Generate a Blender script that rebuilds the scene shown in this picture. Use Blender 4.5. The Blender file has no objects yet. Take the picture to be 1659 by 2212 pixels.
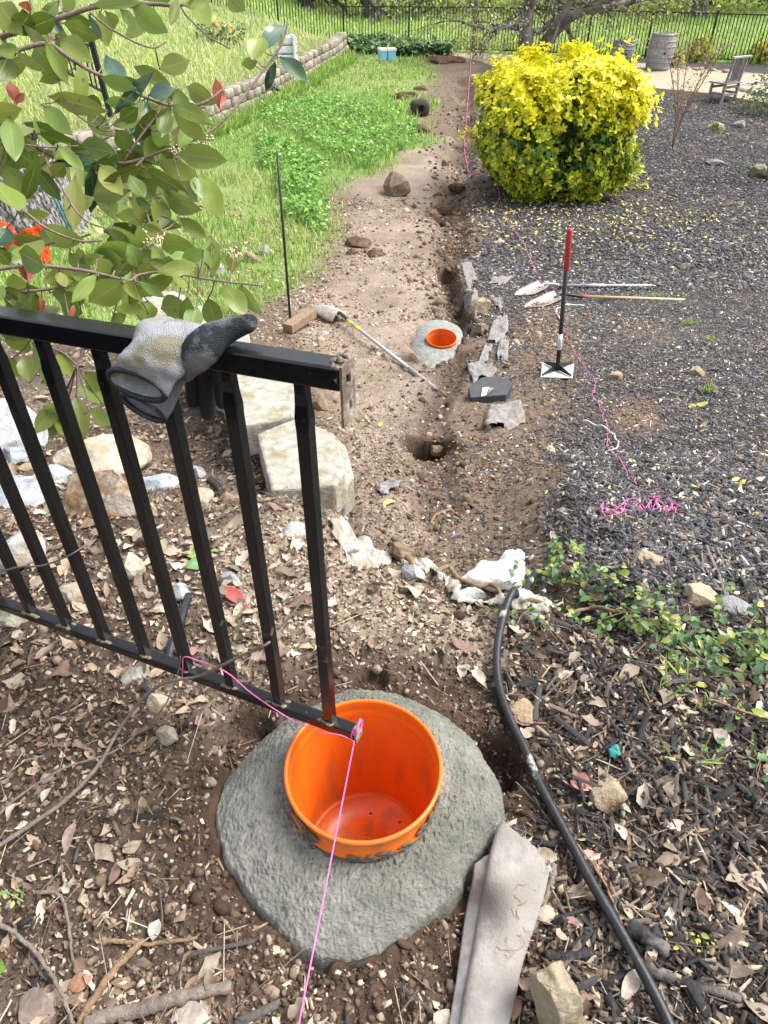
import bpy, bmesh, math, random
import numpy as np
from mathutils import Vector, Matrix
C = bpy.context.scene.collection
R = math.radians
rng = np.random.RandomState(7)
random.seed(7)

# ------------------------------------------------------------------ camera
CAMH, PITCH, F = 1.36, R(39), 1500.0          # F in pixels of a 1659 x 2212 picture
cp, sp_ = math.cos(PITCH), math.sin(PITCH)
cam_d = bpy.data.cameras.new('camera')
cam_d.sensor_fit = 'VERTICAL'; cam_d.sensor_height = 36; cam_d.lens = 36*F/2212
cam_d.clip_start = .05; cam_d.clip_end = 600
cam = bpy.data.objects.new('camera', cam_d); C.objects.link(cam)
cam.location = (0, 0, CAMH); cam.rotation_euler = (R(90)-PITCH, 0, 0)
bpy.context.scene.camera = cam

# ------------------------------------------------------------------ light: bright thin overcast
SUN_EL, SUN_AZ = R(54), R(78)                 # azimuth measured from +Y (view direction) towards +X
W = bpy.data.worlds.new('World'); bpy.context.scene.world = W; W.use_nodes = True
wn = W.node_tree; bg = wn.nodes['Background']
sky = wn.nodes.new('ShaderNodeTexSky'); sky.sky_type = 'NISHITA'; sky.sun_disc = False
sky.sun_elevation = SUN_EL; sky.sun_rotation = SUN_AZ
sky.air_density = 1.0; sky.dust_density = 4.0; sky.ozone_density = 1.0
hs = wn.nodes.new('ShaderNodeHueSaturation'); hs.inputs['Saturation'].default_value = .30
wn.links.new(sky.outputs[0], hs.inputs['Color']); wn.links.new(hs.outputs[0], bg.inputs[0])
bg.inputs[1].default_value = .15
sd = bpy.data.lights.new('sun', 'SUN'); sd.energy = 1.7; sd.angle = R(30); sd.color = (1, .965, .91)
so = bpy.data.objects.new('sun', sd); C.objects.link(so)
so.rotation_euler = Vector((math.sin(SUN_AZ)*math.cos(SUN_EL), math.cos(SUN_AZ)*math.cos(SUN_EL), math.sin(SUN_EL))).to_track_quat('Z', 'Y').to_euler()
vs = bpy.context.scene.view_settings
vs.view_transform = 'Standard'; vs.look = 'None'; vs.gamma = 1; vs.use_curve_mapping = False
vs.exposure = 1.32
cy = bpy.context.scene.cycles
cy.max_bounces = 8; cy.diffuse_bounces = 4; cy.glossy_bounces = 3; cy.transmission_bounces = 4

# ------------------------------------------------------------------ maths helpers
def sstep(a, b, x):
    t = np.clip((np.asarray(x, float)-a)/(b-a), 0, 1); return t*t*(3-2*t)
def _h(ix, iy, s):
    n = (ix*374761393 + iy*668265263 + s*1442695041).astype(np.int64)
    n = (n ^ (n >> 13))*1274126177
    return ((n ^ (n >> 16)) & 0xffff)/65535.0
def vnoise(x, y, s=0):
    x = np.asarray(x, float); y = np.asarray(y, float)
    ix = np.floor(x).astype(np.int64); iy = np.floor(y).astype(np.int64)
    fx = x-ix; fy = y-iy; fx = fx*fx*(3-2*fx); fy = fy*fy*(3-2*fy)
    return (_h(ix, iy, s)*(1-fx)+_h(ix+1, iy, s)*fx)*(1-fy)+(_h(ix, iy+1, s)*(1-fx)+_h(ix+1, iy+1, s)*fx)*fy
def fbm(x, y, s=0, o=4):
    r = 0; a = .5; t = 0
    for k in range(o):
        r = r+a*vnoise(x*2**k+k*17.3, y*2**k-k*9.1, s+k); t += a; a *= .5
    return r/t-.5                              # about -.5 .. .5
def prof(Y, pts):
    p = np.array(pts); f = lambda v: np.interp(v, p[:, 0], p[:, 1])
    return (f(Y*.94)+f(Y)+f(Y*1.06))/3
def in_poly(x, y, P):
    """signed distance (positive inside) of points to a polygon"""
    P = np.asarray(P, float); d = np.full(np.shape(x), 1e9); ins = np.zeros(np.shape(x), bool)
    for (ax, ay), (bx, by) in zip(P, np.roll(P, -1, 0)):
        ex, ey = bx-ax, by-ay; L = ex*ex+ey*ey+1e-12
        t = np.clip(((x-ax)*ex+(y-ay)*ey)/L, 0, 1)
        d = np.minimum(d, np.hypot(x-ax-t*ex, y-ay-t*ey))
        c = (ay > y) != (by > y)
        ins ^= c & (x < (bx-ax)*(y-ay)/(by-ay+1e-12)+ax)
    return np.where(ins, d, -d)
def line_dist(x, y, P):
    d = np.full(np.shape(x), 1e9)
    for (ax, ay), (bx, by) in zip(P[:-1], P[1:]):
        ex, ey = bx-ax, by-ay; t = np.clip(((x-ax)*ex+(y-ay)*ey)/(ex*ex+ey*ey+1e-12), 0, 1)
        d = np.minimum(d, np.hypot(x-ax-t*ex, y-ay-t*ey))
    return d

# ------------------------------------------------------------------ the lie of the land
FAR = [(6.4, -1.55), (9, -1.9), (13, -2.05), (20, -2.05), (32, -1.72), (45, -1.5), (60, -.4), (90, 5), (130, 13)]
ZR = [(-5, 0), (1.0, 0), (1.5, -.06), (2, -.22), (3, -.62), (4.6, -1.16)]+FAR
ZP = [(-5, -.24), (1.5, -.28), (2, -.40), (3, -.72), (4.6, -1.16)]+FAR
ZL = [(-5, 0), (1.2, 0), (1.75, -.10), (2.25, -.36), (3.2, -.62), (4.6, -.95), (6.4, -1.35), (9, -1.8)]+FAR[2:]
BW = np.array([(1.9, -.22), (2.0, -.36), (2.4, -.47), (2.92, -.66), (3.3, -.87), (3.75, -1.2), (4.3, -1.7), (5.5, -2.3), (9, -3)])
WALL = np.array([(8, -13), (10.5, -9.2), (12.3, -7.0), (14.5, -5.7), (17, -4.65), (22, -3.2), (29, -1.65), (33, -1.2), (60, 0)])
def wall_x(Y): return np.interp(Y, WALL[:, 0], WALL[:, 1])
HOLES, TRENCH, BASIN = [], [], []            # filled in below, once pixels can be turned into places
def land(X, Y):
    X = np.asarray(X, float); Y = np.asarray(Y, float)
    zr, zp, zl = prof(Y, ZR), prof(Y, ZP), prof(Y, ZL)
    yc = 1.5-.56*X+.06*np.sin(X*19)
    s = sstep(0, .13, Y-yc)
    mid = (1-s)*np.minimum(zl, 0)+s*zp
    z = mid+(zr-mid)*sstep(.30, .75, X-.12*(Y-1.3))*(1-sstep(2.6, 3.2, Y))
    z = np.where(Y > 3.2, zp, z)
    tw = np.interp(Y, [2, 4.6, 7, 10], [.05, .12, .8, 2.0]); xw = np.interp(Y, BW[:, 0], BW[:, 1])+.10
    wl = 1-sstep(-1, 1, (X-xw)/tw)
    z = z+(zl-z)*wl
    z = z+.06*np.exp(-((X+.36)**2+(Y-1.88)**2)/.02)
    d = wall_x(Y)-X
    st = sstep(0, 1, d/np.interp(Y, [29, 34], [.16, 6]))*sstep(8, 10, Y)*(1-sstep(40, 60, Y))
    z = z+st*(.50+.15*np.clip(d, 0, 14))
    return z
def ground(X, Y):
    z = land(X, Y)
    for (hx, hy, r, dep) in HOLES:
        z = z-dep*(1-sstep(.62*r, r, np.hypot(X-hx, Y-hy)+.25*r*fbm(X*9, Y*9, 3, 2)))
    for P, w, dep in TRENCH:
        z = z-dep*(1-sstep(.35*w, w, line_dist(X, Y, P)+.35*w*fbm(X*8, Y*8, 5, 2)))
    for P, w, dep, ring in BASIN:
        q = in_poly(X, Y, P); z = z-dep*sstep(0, w, q+.25*w*fbm(X*20, Y*20, 8, 2))-ring*np.exp(-(q/w)**2)*sstep(.45, .62, vnoise(X*7, Y*7, 21))
    return z
def rough_h(X, Y):
    k = 1-sstep(4, 12, Y)
    a = .030*fbm(X*5, Y*5, 31, 3)+.038*fbm(X*17, Y*17, 32, 3)*k+.026*np.abs(fbm(X*55, Y*55, 33, 2))*k
    return a+.06*fbm(X*.8, Y*.8, 34, 3)*sstep(2.5, 5, Y)
def topz(X, Y): return ground(X, Y)+rough_h(X, Y)
def ray(px, py):
    x, y = (px-829.5)/F, (1106-py)/F
    return np.array([x, cp+y*sp_, -sp_+y*cp])          # per metre of depth
def at(px, py, depth):                                  # point at a given depth in front of the camera
    r = ray(px, py); return np.array([r[0]*depth, r[1]*depth, CAMH+r[2]*depth])
def G(px, py, fn=None):                                 # where the line of sight through a pixel meets the ground
    fn = fn or land
    r = ray(px, py); t = np.exp(np.linspace(math.log(.8), math.log(110), 1500))
    f = CAMH+r[2]*t-fn(r[0]*t, r[1]*t)
    i = np.argmax(f < 0)
    if f[i] >= 0: i = len(t)-1
    a = t[i-1]+(t[i]-t[i-1])*f[i-1]/(f[i-1]-f[i]+1e-12)
    return np.array([r[0]*a, r[1]*a, fn(r[0]*a, r[1]*a)])
def dep(p): return p[1]*cp-(p[2]-CAMH)*sp_             # depth of a point
def GP(L): return [tuple(G(*p)[:2]) for p in L]

FOOT = GP([(640,1545),(750,1490),(860,1500),(960,1540),(1030,1600),(1085,1690),(1102,1760),(1075,1820),(1020,1880),(1000,1930),(900,2015),(830,2072),(760,2094),(690,2086),(630,2052),(580,2000),(510,1920),(470,1840),(453,1770),(470,1700),(520,1640),(580,1580)])
FOOT2 = GP([(884,742),(905,708),(955,700),(1002,715),(992,748),(965,775),(935,790),(910,780),(890,760)])
h = G(918, 950); HOLES.append((h[0], h[1], .13, .50))
HOLES.append((-.04, .74, .185, .42))
for x, y, r, d in ((950,465,.22,.14),(985,400,.2,.1),(925,960,.2,.05),(1010,715,.2,.16),(905,770,.16,.12),(960,1000,.25,.04),(1000,640,.12,.12)):
    h = G(x, y); HOLES.append((h[0], h[1], r, d))
TRENCH.append((GP([(962,562),(968,600),(985,650),(1002,705)]), .17, .26))
TRENCH.append((GP([(1005,170),(1003,300),(985,420),(965,560)]), .34, .14))
TRENCH.append((GP([(1000,760),(960,830),(930,900),(935,1000),(945,1100)]), .14, .05))
h = G(954, 735); HOLES.append((h[0], h[1], .20, .5))
for x, y, r, d in ((528,1600,.09,.07),(1062,1648,.085,.09),(800,1478,.05,.04),(660,2085,.05,.03),(1000,1960,.06,.04)):
    h = G(x, y); HOLES.append((h[0], h[1], r, d))
BASIN += [(FOOT, .05, .07, .0), (FOOT2, .08, .10, .05)]

# ------------------------------------------------------------------ materials
def M(name, col=(.5,.5,.5), rough=.7, var=.25, nscale=12, bump=0, bscale=60, attr=False, col2=None, c2scale=3, c2lo=.45, c2hi=.6,
      metal=0, spec=.4, trans=0, coat=0, stretch=None, bdist=.01, vor=False, sss=0):
    m = bpy.data.materials.new(name); m.use_nodes = True; t = m.node_tree; N, L = t.nodes, t.links
    b = N['Principled BSDF']; b.inputs['Roughness'].default_value = rough; b.inputs['Metallic'].default_value = metal
    b.inputs['Specular IOR Level'].default_value = spec; b.inputs['Coat Weight'].default_value = coat
    tc = N.new('ShaderNodeTexCoord'); mp = N.new('ShaderNodeMapping'); L.new(tc.outputs['Object'], mp.inputs[0])
    if stretch: mp.inputs['Scale'].default_value = stretch
    if attr:
        a = N.new('ShaderNodeAttribute'); a.attribute_name = 'col'; src = a.outputs['Color']
    else:
        a = N.new('ShaderNodeRGB'); a.outputs[0].default_value = (*col, 1); src = a.outputs[0]
    def noise(sc, det=6, ro=.6):
        n = N.new('ShaderNodeTexNoise'); n.inputs['Scale'].default_value = sc; n.inputs['Detail'].default_value = det; n.inputs['Roughness'].default_value = ro
        L.new(mp.outputs[0], n.inputs['Vector']); return n.outputs['Fac']
    def ramp(f, lo, hi, a0, a1):
        r = N.new('ShaderNodeMapRange'); L.new(f, r.inputs[0]); r.inputs[1].default_value = lo; r.inputs[2].default_value = hi
        r.inputs[3].default_value = a0; r.inputs[4].default_value = a1; return r.outputs[0]
    def mix(f, c0, c1, mode='MIX'):
        x = N.new('ShaderNodeMix'); x.data_type = 'RGBA'; x.blend_type = mode
        if isinstance(f, float): x.inputs[0].default_value = f
        else: L.new(f, x.inputs[0])
        for k, c in ((6, c0), (7, c1)):
            if isinstance(c, tuple): x.inputs[k].default_value = (*c[:3], 1)
            else: L.new(c, x.inputs[k])
        return x.outputs[2]
    if col2: src = mix(ramp(noise(c2scale), c2lo, c2hi, 0, 1), src, col2)
    if var:
        v = ramp(noise(nscale), .3, .7, 1-var, 1+var); cb = N.new('ShaderNodeCombineXYZ')
        for k in range(3): L.new(v, cb.inputs[k])
        src = mix(1.0, src, cb.outputs[0], 'MULTIPLY')
    L.new(src, b.inputs['Base Color'])
    if bump:
        bn = N.new('ShaderNodeBump'); bn.inputs['Strength'].default_value = bump; bn.inputs['Distance'].default_value = bdist
        if vor:
            v = N.new('ShaderNodeTexVoronoi'); v.inputs['Scale'].default_value = bscale; L.new(mp.outputs[0], v.inputs['Vector']); hf = v.outputs['Distance']
        else: hf = noise(bscale, 8, .65)
        L.new(hf, bn.inputs['Height']); L.new(bn.outputs[0], b.inputs['Normal'])
    if sss:
        b.inputs['Subsurface Weight'].default_value = sss; b.inputs['Subsurface Radius'].default_value = (.03, .01, .004)
    if trans:
        tr = N.new('ShaderNodeBsdfTranslucent'); L.new(src, tr.inputs[0]); ms = N.new('ShaderNodeMixShader'); ms.inputs[0].default_value = trans
        L.new(b.outputs[0], ms.inputs[1]); L.new(tr.outputs[0], ms.inputs[2]); L.new(ms.outputs[0], N['Material Output'].inputs[0])
    return m

# ------------------------------------------------------------------ mesh helpers
def link_mesh(name, V, F_, mat, smooth=True, col=None, uv=None, origin=None):
    """one mesh object from arrays; F_ is an (n, k) array or a list of them"""
    V = np.asarray(V, np.float32)
    if origin is not None: V = V-np.asarray(origin, np.float32)
    Fs = F_ if isinstance(F_, list) else [F_]
    Fs = [np.asarray(f, np.int32) for f in Fs if len(f)]
    me = bpy.data.meshes.new(name)
    me.vertices.add(len(V)); me.vertices.foreach_set('co', V.ravel())
    loops = np.concatenate([f.ravel() for f in Fs]); tot = np.concatenate([np.full(len(f), f.shape[1], np.int32) for f in Fs])
    me.loops.add(len(loops)); me.loops.foreach_set('vertex_index', loops)
    me.polygons.add(len(tot)); st = np.zeros(len(tot), np.int32); st[1:] = np.cumsum(tot)[:-1]
    me.polygons.foreach_set('loop_start', st)
    me.update(calc_edges=True)
    if smooth: me.polygons.foreach_set('use_smooth', np.ones(len(tot), bool))
    if col is not None:
        a = me.color_attributes.new('col', 'FLOAT_COLOR', 'POINT'); c = np.ones((len(V), 4), np.float32); c[:, :3] = col; a.data.foreach_set('color', c.ravel())
    if uv is not None:
        u = me.uv_layers.new(name='uv'); u.data.foreach_set('uv', np.asarray(uv, np.float32)[loops].ravel())
    me.validate(); me.materials.append(mat)
    o = bpy.data.objects.new(name, me); C.objects.link(o)
    if origin is not None: o.location = origin
    return o
def scatter(name, T, F_, P, Rm, S, col, mat, smooth=False, var_idx=None):
    """many copies of template(s) T as one mesh; T (m,3) or list of templates chosen by var_idx"""
    Ts = T if isinstance(T, list) else [T]
    idx = np.zeros(len(P), int) if var_idx is None else var_idx
    TT = np.stack(Ts)[idx]                                  # n,m,3
    V = np.einsum('nij,nmj->nmi', Rm, TT*S[:, None, :])+P[:, None, :]
    n, m = V.shape[:2]
    Fs = F_ if isinstance(F_, list) else [F_]
    FF = [(f[None]+(np.arange(n)*m)[:, None, None]).reshape(-1, f.shape[1]) for f in Fs]
    if col.ndim == 2: col = np.repeat(col[:, None, :], m, 1)
    return link_mesh(name, V.reshape(-1, 3), FF, mat, smooth, col.reshape(-1, 3))
def rots(n, tilt=.3, spin=None):
    """random spin about z, then a random tilt"""
    a = rng.uniform(0, 2*np.pi, n) if spin is None else spin
    tx, ty = rng.normal(0, tilt, n), rng.normal(0, tilt, n)
    ca, sa = np.cos(a), np.sin(a); Z = np.zeros(n); O = np.ones(n)
    Rz = np.stack([np.stack([ca, -sa, Z], -1), np.stack([sa, ca, Z], -1), np.stack([Z, Z, O], -1)], 1)
    c, s = np.cos(tx), np.sin(tx); Rx = np.stack([np.stack([O, Z, Z], -1), np.stack([Z, c, -s], -1), np.stack([Z, s, c], -1)], 1)
    c, s = np.cos(ty), np.sin(ty); Ry = np.stack([np.stack([c, Z, s], -1), np.stack([Z, O, Z], -1), np.stack([-s, Z, c], -1)], 1)
    return Rx@Ry@Rz
class MB:
    def __init__(s): s.v, s.f, s.uv = [], [], []
    def add(s, V, Fc):
        k = len(s.v); s.v += [tuple(map(float, p)) for p in V]; s.f += [tuple(int(i)+k for i in f) for f in Fc]; return s
    def box(s, c, size, X=(1,0,0), Z=(0,0,1), taper=1.0):
        X = Vector(X).normalized(); Z = Vector(Z); Y = Z.cross(X).normalized(); Z = X.cross(Y).normalized(); c = Vector(c); V = []
        for k in (-1, 1):
            t = taper if k > 0 else 1
            for i, j in ((-1,-1),(1,-1),(1,1),(-1,1)): V.append(c+X*i*size[0]/2*t+Y*j*size[1]/2*t+Z*k*size[2]/2)
        return s.add(V, [(3,2,1,0),(4,5,6,7),(0,1,5,4),(1,2,6,5),(2,3,7,6),(3,0,4,7)])
    def bar(s, a, b, w, d, up=(0,0,1)):                    # rectangular bar from a to b
        a, b = Vector(a), Vector(b); X = (b-a)
        U = Vector(up)
        return s.box((a+b)/2, (X.length, w, d), X, U-X.normalized()*U.dot(X.normalized()))
    def tube(s, pts, rad, n=8, caps=True, sx=1, sy=1):
        pts = [Vector(p) for p in pts]; k = len(pts); rad = [rad]*k if np.isscalar(rad) else list(rad)
        t0 = (pts[1]-pts[0]).normalized(); u = t0.orthogonal().normalized(); V = []
        for i, p in enumerate(pts):
            t = (pts[min(i+1, k-1)]-pts[max(i-1, 0)]).normalized(); u = (u-t*u.dot(t)).normalized(); w = t.cross(u)
            for j in range(n):
                a = 2*math.pi*j/n; V.append(p+(u*math.cos(a)*sx+w*math.sin(a)*sy)*rad[i])
        Fc = [(i*n+j, i*n+(j+1) % n, (i+1)*n+(j+1) % n, (i+1)*n+j) for i in range(k-1) for j in range(n)]
        if caps: Fc += [tuple(range(n))[::-1], tuple(range((k-1)*n, k*n))]
        return s.add(V, Fc)
    def loft(s, secs, n=20, caps=(False, False)):         # secs: (centre, half-axis a, half-axis b)
        V = []
        for c, a, b in secs:
            c, a, b = np.array(c), np.array(a), np.array(b)
            for j in range(n):
                t = 2*math.pi*j/n; V.append(c+a*math.cos(t)+b*math.sin(t))
        k = len(secs)
        Fc = [(i*n+j, i*n+(j+1) % n, (i+1)*n+(j+1) % n, (i+1)*n+j) for i in range(k-1) for j in range(n)]
        if caps[0]: Fc.append(tuple(range(n))[::-1])
        if caps[1]: Fc.append(tuple(range((k-1)*n, k*n)))
        return s.add(V, Fc)
    def lathe(s, pr, n=48, c=(0,0,0), close=False):       # profile of (radius, z)
        V = [(c[0]+r*math.cos(2*math.pi*j/n), c[1]+r*math.sin(2*math.pi*j/n), c[2]+z) for r, z in pr for j in range(n)]
        return s.add(V, [(i*n+j, i*n+(j+1) % n, (i+1)*n+(j+1) % n, (i+1)*n+j) for i in range(len(pr)-1) for j in range(n)])
    def prism(s, P, h, axis):                              # polygon of 3-D points, extruded along axis*h
        P = [Vector(p) for p in P]; n = len(P); e = Vector(axis)*h
        return s.add(P+[p+e for p in P], [tuple(range(n))[::-1], tuple(range(n, 2*n))]+[(i, (i+1) % n, n+(i+1) % n, n+i) for i in range(n)])
    def build(s, name, mat, parent=None, smooth=False, bevel=0, origin=None, solid=0, sub=0, auto=None):
        o0 = Vector(parent.location) if parent is not None else Vector(origin if origin is not None else s.v[0])
        if parent is not None and parent.parent is not None: o0 = o0+parent.parent.location
        me = bpy.data.meshes.new(name); me.from_pydata([tuple(Vector(p)-o0) for p in s.v], [], s.f); me.update()
        if smooth: me.polygons.foreach_set('use_smooth', [True]*len(me.polygons))
        me.materials.append(mat); o = bpy.data.objects.new(name, me); C.objects.link(o)
        if parent is not None: o.parent = parent
        else: o.location = o0
        if solid: m = o.modifiers.new('solid', 'SOLIDIFY'); m.thickness = solid; m.offset = 0
        if sub: m = o.modifiers.new('sub', 'SUBSURF'); m.levels = m.render_levels = sub
        if bevel: m = o.modifiers.new('bevel', 'BEVEL'); m.width = bevel; m.segments = 2; m.limit_method = 'ANGLE'; m.angle_limit = R(40)
        return o
def tag(o, label=None, cat=None, group=None, kind=None):
    if label: o['label'] = label
    if cat: o['category'] = cat
    if group: o['group'] = group
    if kind: o['kind'] = kind
    return o
def thing(name, loc, label, cat, group=None):
    o = bpy.data.objects.new(name, None); o.location = tuple(map(float, loc)); C.objects.link(o); return tag(o, label, cat, group)
def smoothline(P, n=8):
    """Catmull-Rom through points"""
    P = np.array(P, float); Q = np.vstack([2*P[0]-P[1], P, 2*P[-1]-P[-2]]); out = []
    for i in range(len(P)-1):
        p0, p1, p2, p3 = Q[i:i+4]
        for k in range(n):
            t = k/n; out.append(.5*(2*p1+(p2-p0)*t+(2*p0-5*p1+4*p2-p3)*t*t+(3*p1-p0-3*p2+p3)*t**3))
    out.append(P[-1]); return np.array(out)

# ------------------------------------------------------------------ ground: one sheet, coloured by what lies where
Z_PATH = GP([(760,370),(800,335),(900,300),(985,300),(992,420),(962,560),(985,700),(955,790),(1000,880),(950,1000),(900,1080),(950,1180),(870,1200),(780,1150),(745,1000),(700,870),(640,720),(640,650),(740,560),(745,470)])
Z_SOIL = GP([(925,130),(1035,130),(1035,250),(1030,420),(1000,560),(1060,750),(1150,850),(1190,950),(1240,1100),(1200,1230),(1000,1230),(900,1180),(930,1050),(1000,900),(960,780),(980,640),(955,560),(950,400),(950,260),(900,200)])
Z_LAWN = GP([(340,330),(560,225),(720,140),(800,112),(925,128),(915,170),(925,230),(890,310),(780,385),(715,430),(735,500),(690,570),(640,620),(560,650),(480,690),(280,760),(-200,760),(-500,420),(-200,330)])
Z_SAND = GP([(960,112),(1200,122),(1380,134),(1480,146),(1700,164),(2100,200),(2100,280),(1700,238),(1610,224),(1540,211),(1404,198),(1240,190),(1100,150)])
Z_BROWN = [GP([(1120,690),(1200,660),(1300,690),(1290,760),(1330,800),(1320,850),(1250,900),(1200,960),(1130,900),(1120,800)]), GP([(1340,690),(1420,690),(1430,730),(1350,730)]), GP([(1340,860),(1400,860),(1420,910),(1360,915)]), GP([(1430,800),(1350,790),(1330,830),(1420,850)])]
Z_TAN = GP([(600,1100),(760,1160),(880,1230),(1050,1310),(1060,1420),(900,1440),(760,1400),(640,1420),(480,1330),(430,1150)])
XB = np.array([G(x, y)[:2] for x, y in ((1260,1240),(1215,1150),(1190,1050),(1130,900),(1075,750),(1025,640),(1012,560),(1022,420),(1035,300),(1035,180),(1035,128))])
def leftof(X, Y):
    xb = np.interp(Y, XB[:, 1], XB[:, 0]); w = .05*np.clip(Y, 1, 9)
    return 1-sstep(-w, w, X-xb+.22*np.clip(Y, 1, 5)**.7*fbm(X*2.5, Y*2.5, 120, 4))
def sw(P, X, Y, k=.10, s=50):
    w = k*np.clip(Y, .6, 14)
    return sstep(-w*.5, w*.5, in_poly(X, Y, P)+w*1.5*fbm(X*2.2/np.clip(Y*.25,.7,3), Y*2.2/np.clip(Y*.25,.7,3), s, 4))
def zones(X, Y):
    d = wall_x(Y)-X
    hill = sstep(-.05, .25, d)*sstep(9, 10.5, Y)*(1-sstep(34, 36, Y))
    lawn = np.maximum(sw(Z_LAWN, X, Y, .08, 60), ((X < -1.0) & (Y > 9) & (Y < 33))*sstep(-1, 0, -.9-X+.0*Y))*(1-hill)
    path = sw(Z_PATH, X, Y, .06, 70); soil = np.maximum(sw(Z_SOIL, X, Y, .10, 80), leftof(X, Y)*(Y < 33)); sand = sw(Z_SAND, X, Y, .015, 90)
    mead = sstep(-.5, .5, Y-(32.3-.30*np.clip(X-3.5, 0, 30)))*(1-hill)
    near = 1-sstep(1.35, 1.9, Y+.35*np.clip(X, -.3, 1.0))
    left = (1-sstep(-.35, -.05, X+.12*(Y-1.2)))*(1-sstep(4.5, 6, Y))
    brown = np.max([sw(P, X, Y, .10, 100+i) for i, P in enumerate(Z_BROWN)], 0)
    near = np.maximum(near, left)
    return dict(hill=hill, lawn=lawn, path=path, soil=soil, sand=sand, mead=mead, near=near, brown=brown, left=left)
def lerp(a, b, w): return a+(np.asarray(b, float)-a)*w[..., None]
def ground_col(X, Y):
    z = zones(X, Y); n1 = fbm(X*3, Y*3, 11, 4); n2 = fbm(X*.35, Y*.35, 12, 3)
    c = np.ones(X.shape+(3,))*np.array([.054, .052, .055])
    c = lerp(c, [.115, .088, .068], np.clip(fbm(X*1.5, Y*1.3, 15, 4)*2.2+.10, 0, .85)); c = lerp(c, [.15, .14, .135], sstep(.05, .3, n2)*.5)
    c = lerp(c, [.16, .11, .075], z['brown']*.85)
    c = lerp(c, [.15, .112, .08], z['soil'])
    c = lerp(c, [.285, .225, .18], z['path']*np.clip(.65+n1*1.6, 0, 1))
    g = lerp(np.ones(X.shape+(3,))*np.array([.13, .21, .05]), [.24, .25, .10], np.clip(.3+n2*2, 0, 1))
    c = lerp(c, g, z['lawn'])
    hc = lerp(np.ones(X.shape+(3,))*np.array([.23, .33, .08]), [.45, .42, .18], np.clip(.4+n2*2.2, 0, 1))
    c = lerp(c, hc, z['hill'])
    c = lerp(c, [.36, .30, .215], z['sand'])
    mc = lerp(np.ones(X.shape+(3,))*np.array([.25, .41, .07]), [.36, .46, .14], np.clip(.5+n2*2.5, 0, 1))
    c = lerp(c, mc, z['mead'])
    c = lerp(c, [.15, .17, .05], sstep(44, 50, Y+8*fbm(X*.15, Y*.15, 13, 3)))
    nc = lerp(np.ones(X.shape+(3,))*np.array([.078, .058, .044]), [.165, .130, .10], np.clip(n1*2.2+.25, 0, 1))
    nc = lerp(nc, [.055, .043, .036], sstep(.2, .5, X)*.8)
    c = lerp(c, nc, z['near'])
    tn = sw(Z_TAN, X, Y, .1, 110); c = lerp(c, [.34, .27, .20], tn*.7*(Y < 2.6))
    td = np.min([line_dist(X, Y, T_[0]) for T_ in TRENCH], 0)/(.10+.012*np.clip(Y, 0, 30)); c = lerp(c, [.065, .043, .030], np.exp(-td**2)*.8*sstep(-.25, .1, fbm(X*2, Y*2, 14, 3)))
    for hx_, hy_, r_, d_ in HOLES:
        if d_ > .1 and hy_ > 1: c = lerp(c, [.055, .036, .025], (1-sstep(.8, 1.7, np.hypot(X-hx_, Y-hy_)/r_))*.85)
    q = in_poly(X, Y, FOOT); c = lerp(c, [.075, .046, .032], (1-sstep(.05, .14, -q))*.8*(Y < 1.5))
    return np.clip(c, .01, 1)
NX, NY = 720, 980
yy = np.exp(np.linspace(math.log(.55), math.log(131.2), NY))-1.2
yy = np.concatenate([np.array([-60, -20, -6, -2.5]), yy])
uu = np.linspace(-1, 1, NX)
YY = np.repeat(yy[:, None], NX, 1); XX = uu[None, :]*(.95+.80*np.clip(YY+.6, 0, None)+np.clip(-YY-.7, 0, 70))
ZZ = topz(XX, YY)
ids = np.arange(len(yy)*NX).reshape(len(yy), NX)
quads = np.stack([ids[:-1, :-1], ids[:-1, 1:], ids[1:, 1:], ids[1:, :-1]], -1).reshape(-1, 4)
m_ground = M('earth', rough=.95, attr=True, var=.45, nscale=45, bump=.9, bscale=90, bdist=.012, spec=.15)
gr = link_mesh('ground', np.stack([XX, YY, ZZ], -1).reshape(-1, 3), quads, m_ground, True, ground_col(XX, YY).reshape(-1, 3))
tag(gr, 'brown earth, tan path, dark mulch bed and green meadow of a sloping yard', 'ground', kind='structure')

# ------------------------------------------------------------------ loose ground cover, too much to count
def samp(n, y0, y1, power, xw=.72):
    """n points across the view fan, density falling with distance as Y**-power"""
    u = rng.rand(n)
    e = 2-power                                   # fan width grows with Y
    Y = (y0**e+u*(y1**e-y0**e))**(1/e) if abs(e) > 1e-6 else y0*(y1/y0)**u
    X = rng.uniform(-1, 1, n)*(.45+xw*Y)
    return X, Y
def pick(X, Y, p):
    k = rng.rand(len(X)) < p; return X[k], Y[k]
def on_ground(X, Y, lift=0): return np.stack([X, Y, topz(X, Y)+lift], -1)
def pal(n, cols, wts=None, jit=.15):
    cols = np.array(cols); i = rng.choice(len(cols), n, p=None if wts is None else np.array(wts)/sum(wts))
    return np.clip(cols[i]*(1+rng.normal(0, jit, (n, 1))), .004, 1)
inside_conc = lambda X, Y: (in_poly(X, Y, FOOT) > -.004) | (in_poly(X, Y, FOOT2) > 0)
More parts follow.
